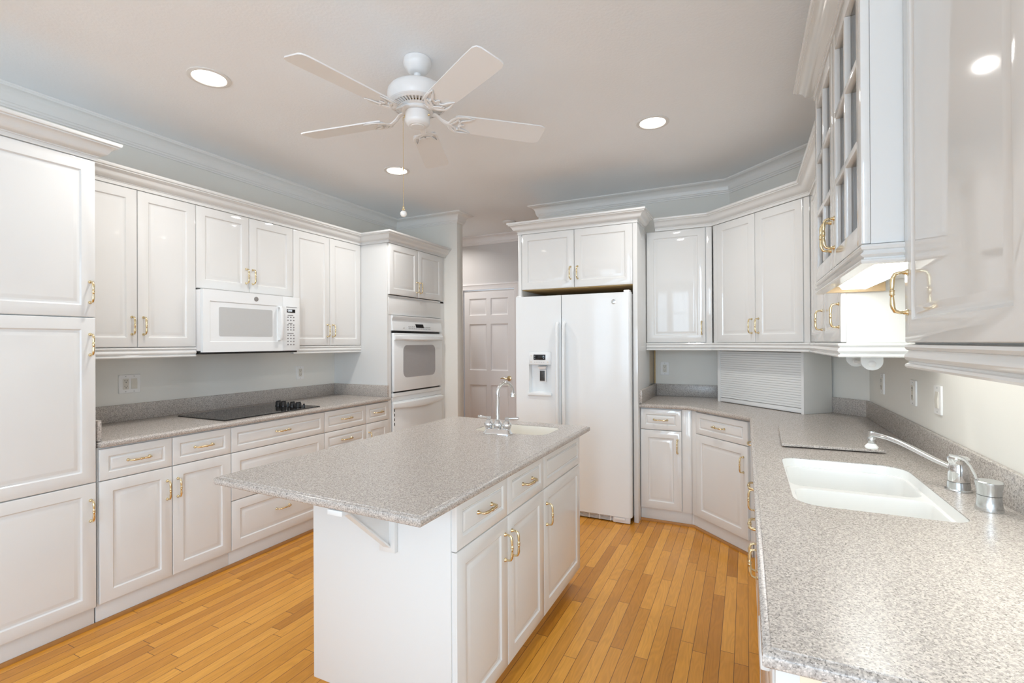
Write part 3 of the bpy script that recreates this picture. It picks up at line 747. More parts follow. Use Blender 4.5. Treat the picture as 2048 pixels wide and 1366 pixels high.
# island bar faucet
fx, fy = 2.357, 2.292
t = thing('bar_faucet', 'chrome gooseneck bar faucet with two lever handles beside the island sink', 'faucet', (fx, fy, ZT + 0.0004), math.radians(3))
b = nb(); bp = rrect(-0.080, 0.080, -0.030, 0.030, 0.022, 5)
loft(b, [[(x, y, 0) for x, y in bp], [(x, y, 0.004) for x, y in bp], [(x * 0.93, y * 0.85, 0.010) for x, y in bp], [(x * 0.86, y * 0.62, 0.024) for x, y in bp], [(x * 0.82, y * 0.55, 0.027) for x, y in bp]])
build('base_plate', b, M_CHROME, t)
URN = [(r, 0.026 + (h - 0.026) * 0.74) for r, h in [(0.018, 0.026), (0.021, 0.030), (0.019, 0.034), (0.023, 0.044), (0.0245, 0.055), (0.022, 0.066), (0.016, 0.078), (0.012, 0.086), (0.014, 0.090), (0.011, 0.094)]]
b = nb(); lathe(b, URN, 24)
pts = [(0, 0, 0.072), (0, 0.0, 0.14), (0.0, 0.0, 0.205)]
sx, sy = 0.5, 0.85
for a in range(0, 181, 15):
    r = 0.050; q = r - r * math.cos(math.radians(a)); pts.append((q * sx, q * sy, 0.215 + r * math.sin(math.radians(a))))
pts += [(0.100 * sx + 0.001, 0.100 * sy + 0.002, 0.203)]
tube(b, pts, [0.0105, 0.0095] + [0.0092] * (len(pts) - 2), 14)
ex, ey = pts[-1][0], pts[-1][1]
lathe(b, [(0.010, 0.214), (0.013, 0.209), (0.0135, 0.196), (0.015, 0.188), (0.012, 0.187)], 18, (ex, ey, 0))
lathe(b, [(0.006, 0), (0.007, 0.008), (0.003, 0.014)], 12, (0.020, 0.035, 0.262))
build('spout', b, M_CHROME, t)
for s in (-1, 1):
    b = nb(); lathe(b, URN + [(0.013, 0.079), (0.013, 0.085), (0.008, 0.090)], 24, (s * 0.053, 0, 0)); v = build('valve', b, M_CHROME, t)
    b = nb(); tube(b, [(s * 0.053, 0, 0.082), (s * 0.073, 0.002, 0.084), (s * 0.093, 0.004, 0.085), (s * 0.114, 0.005, 0.085), (s * 0.119, 0.005, 0.085)], [0.006, 0.0055, 0.008, 0.0078, 0.004], 12); build('lever', b, M_CHROME, v)

# ------------------------------------------------------------------ REFRIGERATOR WALL
YF = 3.8036
FXL, FXR, FXR2 = 1.780, 2.757, 2.7908
t = thing('refrigerator_cabinet', 'white cabinet surround with two doors above the refrigerator and full-height side panels', 'cabinet', (FXL, YF, 0))
W_ = FXR2 - FXL
b = nb(); box(b, 0, 0.030, 0, YB - YF - 0.001, 0.0005, 2.3195, 0.001); build('side_panel', b, M_CABSIDE, t)
b = nb(); box(b, W_ - 0.0338, W_, 0, YB - YF - 0.001, 0.0005, 2.3195, 0.001); build('side_panel', b, M_CAB, t)
b = nb(); box(b, 0.031, W_ - 0.0348, 0.020, YB - YF - 0.002, 1.850, 2.3195); build('carcass', b, M_CABSIDE, t)
bx('bottom_edge', M_TAN, t, 0.031, W_ - 0.0348, 0.022, YB - YF - 0.003, 1.842, 1.8495, 0.0)
m1 = 2.2816 - FXL
for x0, x1, hx in ((0.0305, m1, m1 - 0.030), (m1, W_ - 0.0345, m1 + 0.030)):
    o = front(t, 'door', x0 + G, x1 - G, 1.8467, 2.3185, (hx, 1.965, 'v')); o.location.y = 0.0198
b = nb(); sweep(b, [(0, YB - YF - 0.002), (0, 0), (W_, 0), (W_, 4.088 - YF)], CC, 2.320); build('crown', b, M_CAB, t)

# refrigerator
FX0, FX1, FY = 1.7895, 2.7515, 3.732
t = thing('refrigerator', 'white side-by-side refrigerator with ice and water dispenser in its left door', 'refrigerator', (FX0, FY, 0))
fw_ = FX1 - FX0; sp = 2.1961 - FX0 - 0.002
bx('body', M_APPLASTIC, t, 0.034, fw_ - 0.008, 0.068, 0.76, 0.035, 1.772)
# left (freezer) door with dispenser recess
b = nb()
dx0, dx1, dz0_, dz1_ = 0.118, 0.316, 0.968, 1.318
xs = [0.0, dx0, dx1, sp - 0.002]; zs = [0.052, dz0_, dz1_, 1.779]
Dd = 0.062
grid_face(b, xs, zs, 0.0, {(1, 1)})
panel_rings(b, dx0, dx1, dz0_, dz1_, 0.0, [(0, 0), (0.005, -0.003), (0.010, 0.002)]) if False else None
r0 = [V(b, (x, 0, z)) for x, z in ((dx0, dz0_), (dx1, dz0_), (dx1, dz1_), (dx0, dz1_))]
r1 = [V(b, (x, 0.045, z)) for x, z in ((dx0 + 0.008, dz0_ + 0.02), (dx1 - 0.008, dz0_ + 0.02), (dx1 - 0.008, dz1_ - 0.004), (dx0 + 0.008, dz1_ - 0.004))]
for i in range(4): face(b, (r0[i], r0[(i + 1) % 4], r1[(i + 1) % 4], r1[i]))
face(b, r1)
q8 = [V(b, (x, y, z)) for y in (0.0, Dd) for x, z in ((0, 0.052), (sp - 0.002, 0.052), (sp - 0.002, 1.779), (0, 1.779))]
for q in ((0, 1, 5, 4), (1, 2, 6, 5), (2, 3, 7, 6), (3, 0, 4, 7), (4, 5, 6, 7)): face(b, [q8[k] for k in q])
bmesh.ops.remove_doubles(b, verts=b.verts, dist=1e-5)
fd = build('freezer_door', b, M_APP, t)
dp = bx('dispenser_panel', M_APP, fd, dx0 + 0.001, dx1 - 0.001, -0.005, 0.030, 1.212, dz1_ - 0.001, 0.003)
bx('display', M_DISPLAY, dp, dx0 + 0.044, dx0 + 0.150, -0.0065, -0.003, 1.252, 1.296, 0.0005)
for x in (dx0 + 0.056, dx0 + 0.134):
    for z in (1.266, 1.283): bx('indicator', M_GLYPH, dp, x - 0.002, x + 0.002, -0.0072, -0.006, z - 0.002, z + 0.002, 0)
for k in range(5): bx('button', M_PRINT, dp, dx0 + 0.048 + k * 0.020, dx0 + 0.060 + k * 0.020, -0.0058, -0.004, 1.232, 1.2345, 0)
for x, z in ((dx0 + 0.022, 1.285), (dx0 + 0.022, 1.234), (dx0 + 0.170, 1.234)):
    b = nb(); lathe(b, [(0.006, 0), (0.006, 0.001)], 12, (x, -0.0048, z), 'y'); build('button', b, M_PLATEY, dp)
b = nb(); loft(b, [[(dx0 + 0.078, 0.004, 1.195), (dx0 + 0.150, 0.004, 1.195), (dx0 + 0.150, 0.040, 1.205), (dx0 + 0.078, 0.040, 1.205)], [(dx0 + 0.088, 0.012, 1.175), (dx0 + 0.140, 0.012, 1.175), (dx0 + 0.140, 0.040, 1.175), (dx0 + 0.088, 0.040, 1.175)]])
box(b, dx0 + 0.086, dx0 + 0.142, 0.020, 0.030, 1.07, 1.172, 0.002)
build('chute', b, M_APPLASTIC, fd)
bx('paddle', M_DARKGREY, fd, dx0 + 0.091, dx0 + 0.134, 0.015, 0.0198, 1.078, 1.162, 0.001)
b = nb(); box(b, dx0 - 0.008, dx1 + 0.006, -0.012, 0.004, dz0_ - 0.012, dz0_ + 0.012, 0.004); build('drip_tray', b, M_APP, fd)
# right door, edge rounded toward the right
b = nb(); P = rrect(sp + 0.003, fw_, 0.0, Dd, [0.004, 0.004, 0.006, 0.022], 5)
loft(b, [[(x, y, z) for x, y in P] for z in (0.052, 1.779)])
rd = build('refrigerator_door', b, M_APP, t)
b = nb(); lathe(b, [(0.0185, 0), (0.0185, 0.002), (0.016, 0.003)], 28, (2.6232 - FX0, 0, 1.709), 'y'); bd = build('badge', b, M_CHROMEB, rd)
build('monogram', text_bm('GE', 0.015), M_PRINT, bd, (2.6232 - FX0, -0.0034, 1.709))
for par, x in ((fd, sp - 0.026), (rd, sp + 0.030)):
    b = nb()
    pts = [(x, -0.001, 1.555), (x, -0.022, 1.548), (x, -0.034, 1.52), (x, -0.038, 1.25), (x, -0.038, 0.95), (x, -0.034, 0.66), (x, -0.022, 0.632), (x, -0.001, 0.625)]
    tube(b, pts, [(0.016, 0.013)] * len(pts), 14); build('handle', b, M_APP, par)
b = nb(); box(b, 0.0, 0.045, 0.015, 0.075, 1.7795, 1.790, 0.003); box(b, fw_ - 0.055, fw_ - 0.01, 0.015, 0.085, 1.7795, 1.797, 0.004); build('hinge_cap', b, M_APPLASTIC, t)
gq = bx('grille', M_BLACK, t, 0.02, fw_ - 0.02, 0.030, 0.066, 0.008, 0.050, 0.001)
b = nb()
for z in (0.012, 0.021, 0.030, 0.039, 0.046): box(b, 0.012, fw_ - 0.14, 0.020, 0.030, z - 0.0022, z + 0.0022)
for k in range(10): x = 0.03 + k * 0.085; box(b, x - 0.004, x + 0.004, 0.018, 0.030, 0.008, 0.050)
build('grille_slat', b, M_APPLASTIC, gq)
b = nb(); box(b, fw_ - 0.145, fw_ - 0.012, 0.008, 0.030, 0.004, 0.050, 0.006); box(b, fw_ - 0.13, fw_ - 0.05, 0.0, 0.010, 0.026, 0.046, 0.002); build('hinge_cover', b, M_APPLASTIC, gq)

# ------------------------------------------------------------------ BACK / CORNER / RIGHT BASE RUN
CY = 3.888                                     # carcass front of the back base cabinet
bx0 = FXR2 + 0.002
w = 3.103 - bx0
t = base_cabinet('narrow white base cabinet with one drawer and one door, right beside the refrigerator', (bx0, CY, 0), 0, w + 0.068, YB - CY - 0.001, [
    ('drawer', 0.003, w, ZG1, ZTOP, (w / 2, 0.797, 'h')), ('door', 0.003, w, ZD, ZG1, (w - 0.032, 0.600, 'v'))], toe_ext=-0.0005)
bx('filler_strip', M_CAB, t, w + 0.001, w + 0.0697, -0.014, -0.0003, ZD, 0.8825, 0.001)
# diagonal corner cabinet: door face from (3.2037,3.835) to (3.5517,3.487)
S2 = math.sqrt(0.5)
cd0 = Vector((3.1740, 3.8647)); cwid = 0.540
org = cd0 + Vector((S2, S2)) * TH
t = thing('corner_base_cabinet', 'white diagonal corner base cabinet with one drawer and one door, below the roll-front garage', 'cabinet', (org.x, org.y, 0), -PI / 4)
b = nb()
def loc45(px, py): q = Vector((px, py)) - org; return ((q.x - q.y) * S2, (q.x + q.y) * S2)
C5 = [(0.006, 0), (cwid, 0)] + [loc45(*p) for p in ((3.604, 3.4395), (4.2420, 3.4395), (4.2420, 3.7395), (3.4225, 4.5590), (3.1735, 4.5590), (3.1735, 3.895))]
loft(b, [[(x, y, z) for x, y in C5] for z in (0.098, 0.8825)]); build('carcass', b, M_CABSIDE, t)
tk = [loc45(3.1712, 3.9000), loc45(3.1840, 3.9000), (cwid - 0.002, 0.012), (cwid - 0.002, 0.028), loc45(3.1906, 3.9160), loc45(3.1712, 3.9160)]
b = nb(); loft(b, [[(x, y, z) for x, y in tk] for z in (0.0005, 0.0975)]); build('toe_kick', b, M_CABSIDE, t)
bx('filler_strip', M_CAB, t, -0.0062, 0.038, -0.014, -0.0003, ZD, 0.8825, 0.001)
for k, z0, z1, hd in (('drawer', ZG1, ZTOP, (0.28, 0.797, 'h')), ('door', ZD, ZG1, (0.495, 0.592, 'v'))): front(t, k, 0.040 + G, 0.532 - G, z0 + G, z1 - G, hd)
# wooden shoe along the back and the diagonal
b = nb(); n = Vector((-S2, -S2)); q0 = org + Vector((S2, -S2)) * 0.0 + Vector((S2, S2)) * 0.0115
kx = q0.x - (CY + 0.0115 - q0.y)
q1 = Vector((3.5717, 0)); q1.y = q0.y - (q1.x - q0.x)
sweep(b, [(bx0, CY + 0.0115), (q0.x - (CY + 0.0115 - q0.y), CY + 0.0115), (q1.x, q1.y)], SHO, 0); struct('baseboard_back', b, M_SHOE)

# right run, fronts face -x; local x runs toward -y
XR = 3.603
def rb(y): return (XR, y, 0)
DR = XW_R - XR - 0.001
YRC = 3.438
w = YRC - 2.792
base_cabinet('white base cabinet on the right run, next to the diagonal corner cabinet', rb(YRC), RZ, w, DR, [('drawer', 0.004, w, ZG1, ZTOP, (w * 0.42, 0.800, 'h')), ('door', 0.004, w, ZD, ZG1, None)])
w = 2.790 - 2.452
base_cabinet('white one-door base cabinet on the right run, just beyond the sink cabinet', rb(2.790), RZ, w, DR, [('door', 0, w, ZD, ZTOP, (0.034, 0.590, 'v'))])
w = 2.450 - 1.552
base_cabinet('white sink base cabinet with two doors and false drawers on the right run', rb(2.450), RZ, w, DR, [
    ('drawer', 0, w / 2, ZG1, ZTOP, (w * 0.235, 0.800, 'h')), ('drawer', w / 2, w, ZG1, ZTOP, (w * 0.755, 0.800, 'h')), ('door', 0, w / 2, ZD, ZG1, (w / 2 - 0.030, 0.590, 'v')), ('door', w / 2, w, ZD, ZG1, (w / 2 + 0.030, 0.590, 'v'))], H=0.70)
t = thing('dishwasher', 'white dishwasher front under the near end of the right countertop', 'dishwasher', rb(1.550), RZ)
w = 0.640
bx('body', M_APPLASTIC, t, 0.002, w - 0.002, 0.0, DR, 0.10, 0.8825)
dd = bx('door', M_APP, t, 0.003, w - 0.003, -0.022, -0.0005, 0.11, 0.735, 0.004)
cp = bx('control_panel', M_APP, t, 0.003, w - 0.003, -0.024, -0.0005, 0.739, 0.879, 0.004)
bx('latch', M_APP, cp, 0.42, 0.56, -0.040, -0.0235, 0.80, 0.83, 0.003)
bx('toe_kick', M_APPLASTIC, t, 0.003, w - 0.003, 0.03, 0.05, 0.0005, 0.0995)
t = thing('end_panel', 'white end panel closing the near end of the right countertop run', 'panel', (XR - 0.02, 0.890, 0))
bx('panel', M_CABSIDE, t, 0.0, XW_R - XR + 0.019, 0.0, 0.018, 0.0005, 0.8825, 0.001)
bx('edge_strip', M_CREAM, t, 0.034, 0.064, -0.0006, -0.0001, 0.02, 0.882, 0.0)

# right / back countertop with the double sink cut out
XCR = 3.5635
ic = 3.1545; cyf = 3.851; rcy = cyf - (XCR - ic)
poly = [(FXR2 + 0.001, cyf), (ic, cyf), (XCR, rcy), (XCR, 0.8545), (XW_R - 0.001, 0.8545), (XW_R - 0.001, YB - DT - 0.0005), (DX - 0.0005, YB - 0.001), (FXR2 + 0.001, YB - 0.001)]
kh = rrect(3.672, 4.082, 1.668, 2.322, [0.085, 0.055, 0.075, 0.05], 7)
t = edge_top('countertop', 'large grey speckled countertop with the white sink, running from the refrigerator round the right corner', poly, ZT, TK, [kh])
ZB = 1.0183; z0 = ZT + 0.0002
bx('backsplash', M_TOP, t, FXR2 + 0.021, DX - 0.009, YB - 0.020, YB - 0.001, z0, ZB, 0.002)
bx('backsplash', M_TOP, t, FXR2 + 0.001, FXR2 + 0.0205, cyf + 0.01, YB - 0.0015, z0, ZB, 0.002)
bx('backsplash', M_TOP, t, XW_R - 0.020, XW_R - 0.001, 0.87, YB - DT - 0.009, z0, ZB, 0.002)
b = nb(); box(b, 0.004, DT / S2 - 0.004, -0.020, -0.001, z0, ZB, 0.002); build('backsplash', b, M_TOP, t, (DX, YB, 0), (0, 0, -PI / 4))

# double-bowl sink
t = thing('kitchen_sink', 'white double-bowl kitchen sink in the right countertop', 'sink', (3.877, 1.995, ZT - 0.195))
L_ = lambda p: [(x - 3.877, y - 1.995) for x, y in p]
zt = 0.195
b = nb()
o1 = L_(kh); i1_ = [(x * 0.984, y * 0.984) for x, y in o1]
loft(b, [[(x * 0.998, y * 0.998, zt - 0.003) for x, y in o1], [(x * 0.994, y * 0.994, zt - 0.010) for x, y in o1], [(x, y, zt - 0.034) for x, y in i1_]], False, False)
bowls = [rrect(-0.192, 0.190, 0.016, 0.312, [0.070, 0.050, 0.045, 0.045], 6), rrect(-0.186, 0.190, -0.312, -0.016, [0.045, 0.045, 0.06, 0.045], 6)]
deck = [(x, y) for x, y in i1_]
plate_with_holes(b, deck, bowls, zt - 0.034)
for bl in bowls:
    cx = sum(p[0] for p in bl) / len(bl); cy = sum(p[1] for p in bl) / len(bl)
    def sc(k, z): return [(cx + (x - cx) * k, cy + (y - cy) * k, z) for x, y in bl]
    loft(b, [sc(1, zt - 0.034), sc(0.985, zt - 0.044), sc(0.97, zt - 0.09), sc(0.95, zt - 0.15), sc(0.92, zt - 0.175), sc(0.85, zt - 0.188), sc(0.2, 0.003)], False, True)
bmesh.ops.remove_doubles(b, verts=b.verts, dist=1e-6)
build('bowl', b, M_SINK, t, smooth=55)
for cy in (0.164, -0.164):
    b = nb(); lathe(b, [(0.044, 0.004), (0.044, 0.008), (0.034, 0.0085), (0.028, 0.006)], 24, (0.0, cy, 0)); build('drain', b, M_CHROME, t)

# sink faucet: swing spout on a post, separate lever post
px_, py_ = 4.156, 2.030
t = thing('sink_faucet', 'chrome swing-spout kitchen faucet standing behind the white sink', 'faucet', (px_, py_, ZT + 0.0004))
b = nb(); lathe(b, [(0.0345, 0), (0.0345, 0.004), (0.0305, 0.006), (0.0285, 0.028)], 32); build('base_ring', b, M_CHROMEB, t)
b = nb(); lathe(b, [(0.0275, 0.029), (0.0285, 0.031), (0.0255, 0.07), (0.0235, 0.085), (0.024, 0.088), (0.028, 0.094), (0.029, 0.102), (0.024, 0.108), (0.010, 0.111)], 32); build('post', b, M_CHROME, t)
tipx, tipy, tipz = -0.192, 0.192, 0.132
b = nb(); pts = []; rad = []
for k in range(15):
    s = k / 14
    pts.append((tipx * s - 0.016 * (1 - s), tipy * s + 0.016 * (1 - s), 0.070 + (tipz - 0.070) * s + 0.022 * math.sin(PI * s) * s)); rad.append((0.0085, 0.0120) if s < 0.9 else (0.0100, 0.0115))
tube(b, pts, rad, 14)
build('spout', b, M_CHROME, t)
b = nb(); lathe(b, [(0.011, 0.012), (0.012, -0.006), (0.011, -0.010), (0.013, -0.014), (0.013, -0.030), (0.010, -0.034)], 18, (tipx, tipy, tipz)); build('aerator', b, M_CHROMEB, t)
b = nb(); lathe(b, [(0.012, -0.034), (0.014, -0.036), (0.022, -0.046), (0.020, -0.052), (0.012, -0.055)], 18, (tipx, tipy, tipz)); o = build('spray_nozzle', b, M_PORC, t); o['label'] = 'white spray nozzle'
t = thing('faucet_lever', 'chrome waisted faucet handle with flat lever, nearest the right wall behind the sink', 'faucet', (4.161, 1.826, ZT + 0.0004))
b = nb(); lathe(b, [(0.031, 0), (0.0315, 0.002), (0.0285, 0.018), (0.027, 0.034), (0.0275, 0.043)], 32); lathe(b, [(0.0270, 0.0445), (0.0272, 0.050), (0.0290, 0.066), (0.0315, 0.078), (0.0315, 0.081), (0.029, 0.083)], 32); build('post', b, M_CHROMEB, t)
b = nb(); tube(b, [(-0.022, 0.006, 0.074), (-0.028, 0.010, 0.096), (-0.036, 0.016, 0.118), (-0.044, 0.026, 0.132), (-0.056, 0.040, 0.137), (-0.070, 0.056, 0.137)], [(0.0032, 0.0085), (0.0028, 0.0085), (0.0028, 0.0085), (0.003, 0.0088), (0.0026, 0.0085), (0.0015, 0.007)], 12); build('lever', b, M_CHROME, t)

# cutting board of the same speckled material lying on the counter
t = thing('cutting_board', 'speckled rectangular cutting board lying on the counter beyond the sink', 'cutting board', (3.88, 2.80, ZT + 0.0004))
b = nb(); bp = [(-0.190, -0.285), (0.193, -0.247), (0.200, 0.240), (-0.180, 0.368)]
bp = [(-0.192, -0.270), (0.195, -0.252), (0.178, 0.300), (-0.178, 0.285)]
loft(b, [[(x, y, 0.004) for x, y in inset_poly(bp, 0.004)], [(x, y, 0.006) for x, y in bp], [(x, y, 0.014) for x, y in bp], [(x, y, 0.0165) for x, y in inset_poly(bp, 0.003)]])
build('board', b, M_TOP, t)
b = nb()
for x in (-0.15, 0.15):
    for y in (-0.22, 0.24): lathe(b, [(0.010, 0), (0.010, 0.0045)], 12, (x, y, 0))
build('foot', b, M_KNOB, t)

# ------------------------------------------------------------------ UPPERS ON BACK / CORNER / RIGHT
ZRD, ZRT = 1.388, 2.310
HR = ZRT - ZRD; RL = 0.061
UY = 4.187
w = 3.3034 - 2.7945
t = wall_cabinet('white one-door upper cabinet between the refrigerator surround and the corner', (2.7945, UY, ZRD), 0, w, YB - UY - 0.001, HR, [('door', 0, 0.462, 0.001, HR, (0.430, 0.118, 'v'))], rail=0)
bx('filler_strip', M_CAB, t, 0.4635, w - 0.001, -0.014, -0.0003, 0, HR, 0.001)
# diagonal upper
ud0 = Vector((3.3034, 4.167)); ulen = (3.909 - 3.3034) / S2
org = ud0 + Vector((S2, S2)) * TH
t = thing('corner_wall_cabinet', 'white diagonal corner upper cabinet with two doors, above the roll-front garage', 'cabinet', (org.x, org.y, ZRD), -PI / 4)
b = nb(); C5 = [(0.010, 0), (ulen - 0.010, 0), (ulen + 0.21, 0.232), (ulen + 0.17, 0.235), (-0.17, 0.235), (-0.21, 0.232)]
C5 = [(0.010, 0), (ulen - 0.010, 0), (ulen + 0.16, 0.17), (ulen + 0.16, 0.22), (-0.16, 0.22), (-0.16, 0.17)]
loft(b, [[(x, y, z) for x, y in C5] for z in (0, HR)]); build('carcass', b, M_CABSIDE, t)
mA, mM, mB = 0.0353 / S2, 0.2993 / S2, 0.5692 / S2
front(t, 'door', mA + 0.001, mM - G, 0.001, HR - G, (mM - 0.030, 0.118, 'v'))
front(t, 'door', mM + G, mB - 0.001, 0.001, HR - G, (mM + 0.030, 0.118, 'v'))
bx('filler_strip', M_CAB, t, 0.008, mA - 0.001, -0.014, -0.0003, 0, HR, 0.001)
bx('filler_strip', M_CAB, t, mB + 0.001, ulen - 0.008, -0.014, -0.0003, 0, HR, 0.001)
# light rail along back and diagonal, continuing on the right run
YLF = 4.167 - (3.909 - 3.3034)                # where the diagonal meets the right run
t = thing('light_rail', 'white ridged rail under the back, corner and right upper cabinets', 'molding', (0, 0, ZRD - 0.0005))
b = nb(); sweep(b, [(2.793, 4.171), (3.3050, 4.171), (3.913, 3.563), (3.913, 2.4865), (4.2425, 2.4865)], rail_prof(RL), 0); build('rail', b, M_CAB, t)
# low right cabinet
XRU = 3.929
DU = XW_R - XRU - 0.001
yA, yB2 = YLF - 0.010, 2.4865
w = yA - yB2; m1 = w * 0.515
t = wall_cabinet('white two-door upper cabinet on the right wall, between the corner and glass-door cabinet', (XRU, yA, ZRD), RZ, w, DU, HR, [
    ('door', 0.004, m1, 0.001, HR, (m1 - 0.030, 0.118, 'v')), ('door', m1, w, 0.001, HR, (w - 0.034, 0.118, 'v'))], rail=0)
crown('crown_molding', 'white crown molding over the back, corner and right upper cabinets', [(2.868, 4.167), (3.3034, 4.167), (3.909, YLF), (3.909, 2.494)], ZRT + 0.0015)

# glass-door cabinet (hollow, shelves inside)
XG, gy0, gy1, GZ0, GZ1 = 3.840, 2.4845, 1.5565, 1.650, 2.440
w = gy0 - gy1; Hg = GZ1 - GZ0; Dg = XW_R - XG - 0.001
t = thing('glass_cabinet', 'white upper cabinet with two divided glass doors hanging over the sink', 'cabinet', (XG, gy0, GZ0), RZ)
b = nb()
box(b, 0, 0.018, 0, Dg, 0, Hg); box(b, w - 0.018, w, 0, Dg, 0, Hg); box(b, 0.018, w - 0.018, Dg - 0.012, Dg, 0, Hg)
box(b, 0.018, w - 0.018, 0, Dg - 0.012, 0, 0.018); box(b, 0.018, w - 0.018, 0, Dg - 0.012, Hg - 0.018, Hg)
box(b, w / 2 - 0.019, w / 2 + 0.019, 0, 0.018, 0.018, Hg - 0.018)
build('carcass', b, M_CABSIDE, t)
for z in (0.278, 0.508): bx('shelf', M_GLASS, t, 0.019, w - 0.019, 0.03, Dg - 0.014, z, z + 0.006, 0)
def glass_door(x0, x1, hxx):
    W2, H2 = x1 - x0, Hg - 0.002; f = 0.056; y0, y1 = -TH, 0.0
    b = nb()
    for q in ((0, f, 0, H2), (W2 - f, W2, 0, H2), (f, W2 - f, 0, f), (f, W2 - f, H2 - f, H2)): box(b, q[0], q[1], y0, y1, q[2], q[3], 0.002)
    xm = W2 / 2
    d = build('door', b, M_CAB, t, (x0, -0.0005, 0.001))
    b = nb(); ph = (H2 - 2 * f) / 3
    box(b, xm - 0.011, xm + 0.011, y0 - 0.001, y1 - 0.0005, f, H2 - f, 0.003)
    for k in (1, 2): box(b, f, W2 - f, y0 - 0.0008, y1 - 0.0007, f + k * ph - 0.011, f + k * ph + 0.011, 0.003)
    build('muntin', b, M_CAB, d)
    for i in range(2):
        for k in range(3):
            xa = f - 0.004 if i == 0 else xm + 0.009; xb = xm - 0.009 if i == 0 else W2 - f + 0.004
            bx('glass_pane', M_GLASS, d, xa, xb, -0.0050, -0.0025, f + k * ph + (0.009 if k else -0.004), f + (k + 1) * ph - (0.009 if k < 2 else -0.004), 0)
    handle(d, hxx - x0, 0.115)
glass_door(0.001, w / 2 - G, w / 2 - 0.034)
glass_door(w / 2 + G, w - 0.001, w / 2 + 0.034)
b = nb(); sweep(b, [(0, Dg - 0.002), (0, -TH), (w, -TH), (w, 0.086)], CC, Hg + 0.001)
# travelling this way puts "outward" on the inside, so the profile is mirrored
b.free(); b = nb(); sweep(b, [(0.0, Dg - 0.002), (0.0, -TH), (w, -TH), (w, 0.066)], CC, Hg + 0.001)
build('crown', b, M_CAB, t)
light_rail(t, [(0.004, -0.008), (w - 0.004, -0.008), (w - 0.004, 0.086)], 0.052, -0.0005)
o = bx('back_rail', M_RAWWOOD, t, 0.010, 0.026, 0.012, 0.22, -0.050, -0.0005, 0.001); o['label'] = 'raw wood end rail'
# fluorescent fixture under it
def tube_light(label, loc):
    t = thing('under_cabinet_light', label, 'light', loc)
    bx('housing', M_PORC, t, -0.020, 0.115, 0.0, 0.78, 0.016, 0.0455, 0.003)
    b = nb(); rings = []
    for yy, k in ((0.02, 0.0), (0.03, 0.8), (0.045, 1.0), (0.735, 1.0), (0.75, 0.8), (0.76, 0.0)):
        rings.append([(0.002 - 0.016, yy, 0.0158), (0.002 - 0.008, yy, 0.0158 - 0.014 * k), (0.072, yy, 0.0158 - 0.016 * k), (0.086, yy, 0.0158)])
    loft(b, rings); build('lens', b, M_TUBE, t)
tube_light('lit white fluorescent fixture under the glass-door cabinet', (3.905, 1.64, 1.6035))
# near cabinet
yN = 1.5545; w = yN - 0.935
t = wall_cabinet('large white glossy one-door upper cabinet at the right edge of the photo', (XRU, yN, ZRD), RZ, w, DU, HR, [('door', 0.0, w, 0.001, HR, (0.030, 0.128, 'v'))], rail=RL)

tube_light('lit fluorescent fixture under the near right cabinet, behind its rail', (4.02, 0.745, ZRD - 0.0462))
# paper towel holder under the low right cabinet
t = thing('paper_towel_holder', 'white plastic paper towel holder hanging under the right upper cabinet', 'paper towel holder', (4.035, 2.575, ZRD - 0.0005))
bx('mount', M_TOWEL, t, -0.036, 0.036, 0.0, 0.36, -0.012, 0, 0.003)
for yy in (0.0, 0.345):
    b = nb(); P = [(0.040 * math.cos(math.radians(a)), -0.080 + 0.040 * math.sin(math.radians(a))) for a in range(180, 361, 15)]
    P = [(-0.040, -0.010)] + P + [(0.040, -0.010)]
    loft(b, [[(x, yy, z) for x, z in P], [(x, yy + 0.018, z) for x, z in P]]); br = build('bracket', b, M_TOWEL, t)
    b = nb(); lathe(b, [(0.014, -0.003), (0.014, 0.001), (0.011, 0.003)], 18, (0.0, yy, -0.092), 'y'); build('cap', b, M_PLATE, br)
b = nb(); tube(b, [(0, 0.018, -0.092), (0, 0.345, -0.092)], 0.009, 12); build('roller', b, M_TOWEL, t)

# roll-front appliance garage in the corner
tA = Vector((3.3373, 4.2587)); tl = 0.5476 / S2
t = thing('appliance_garage', 'white roll-front appliance garage standing on the corner counter under the diagonal cabinet', 'appliance garage', (tA.x, tA.y, ZT + 0.0004), -PI / 4)
Ht = 1.3255 - ZT - 0.001
b = nb(); box(b, 0.0, 0.022, 0.0, 0.24, 0, Ht, 0.001); build('side_panel', b, M_CABSIDE, t)
b = nb(); box(b, tl - 0.022, tl, 0.0, 0.252, 0, Ht, 0.001); build('side_panel', b, M_WALL, t)
b = nb(); box(b, 0.0, 0.021, -0.0016, -0.0003, 0, Ht); box(b, tl - 0.021, tl, -0.0016, -0.0003, 0, Ht); build('edge_band', b, M_CAB, t)
bx('bottom_bar', M_CAB, t, 0.0235, tl - 0.0235, 0.004, 0.020, 0.004, 0.034, 0.002)
b = nb(); ns = 22; z0 = 0.036; ph = (Ht - z0 - 0.004) / ns
prof = []
for k in range(ns):
    a = z0 + k * ph
    prof += [(0.0105, a), (0.0062, a + ph * 0.10), (0.0052, a + ph * 0.5), (0.0062, a + ph * 0.90)]
prof += [(0.0105, z0 + ns * ph), (0.022, z0 + ns * ph), (0.022, z0)]
loft(b, [[(x, y, z) for y, z in prof] for x in (0.0235, tl - 0.0235)]); build('tambour_door', b, M_CAB, t, smooth=25)
# raw edge strip in the nook behind the refrigerator panel
b = nb(); box(b, FXR2 + 0.0006, FXR2 + 0.010, YB - 0.012, YB - 0.0006, ZB + 0.002, ZRD - 0.002); struct('trim_5', b, M_TAN)

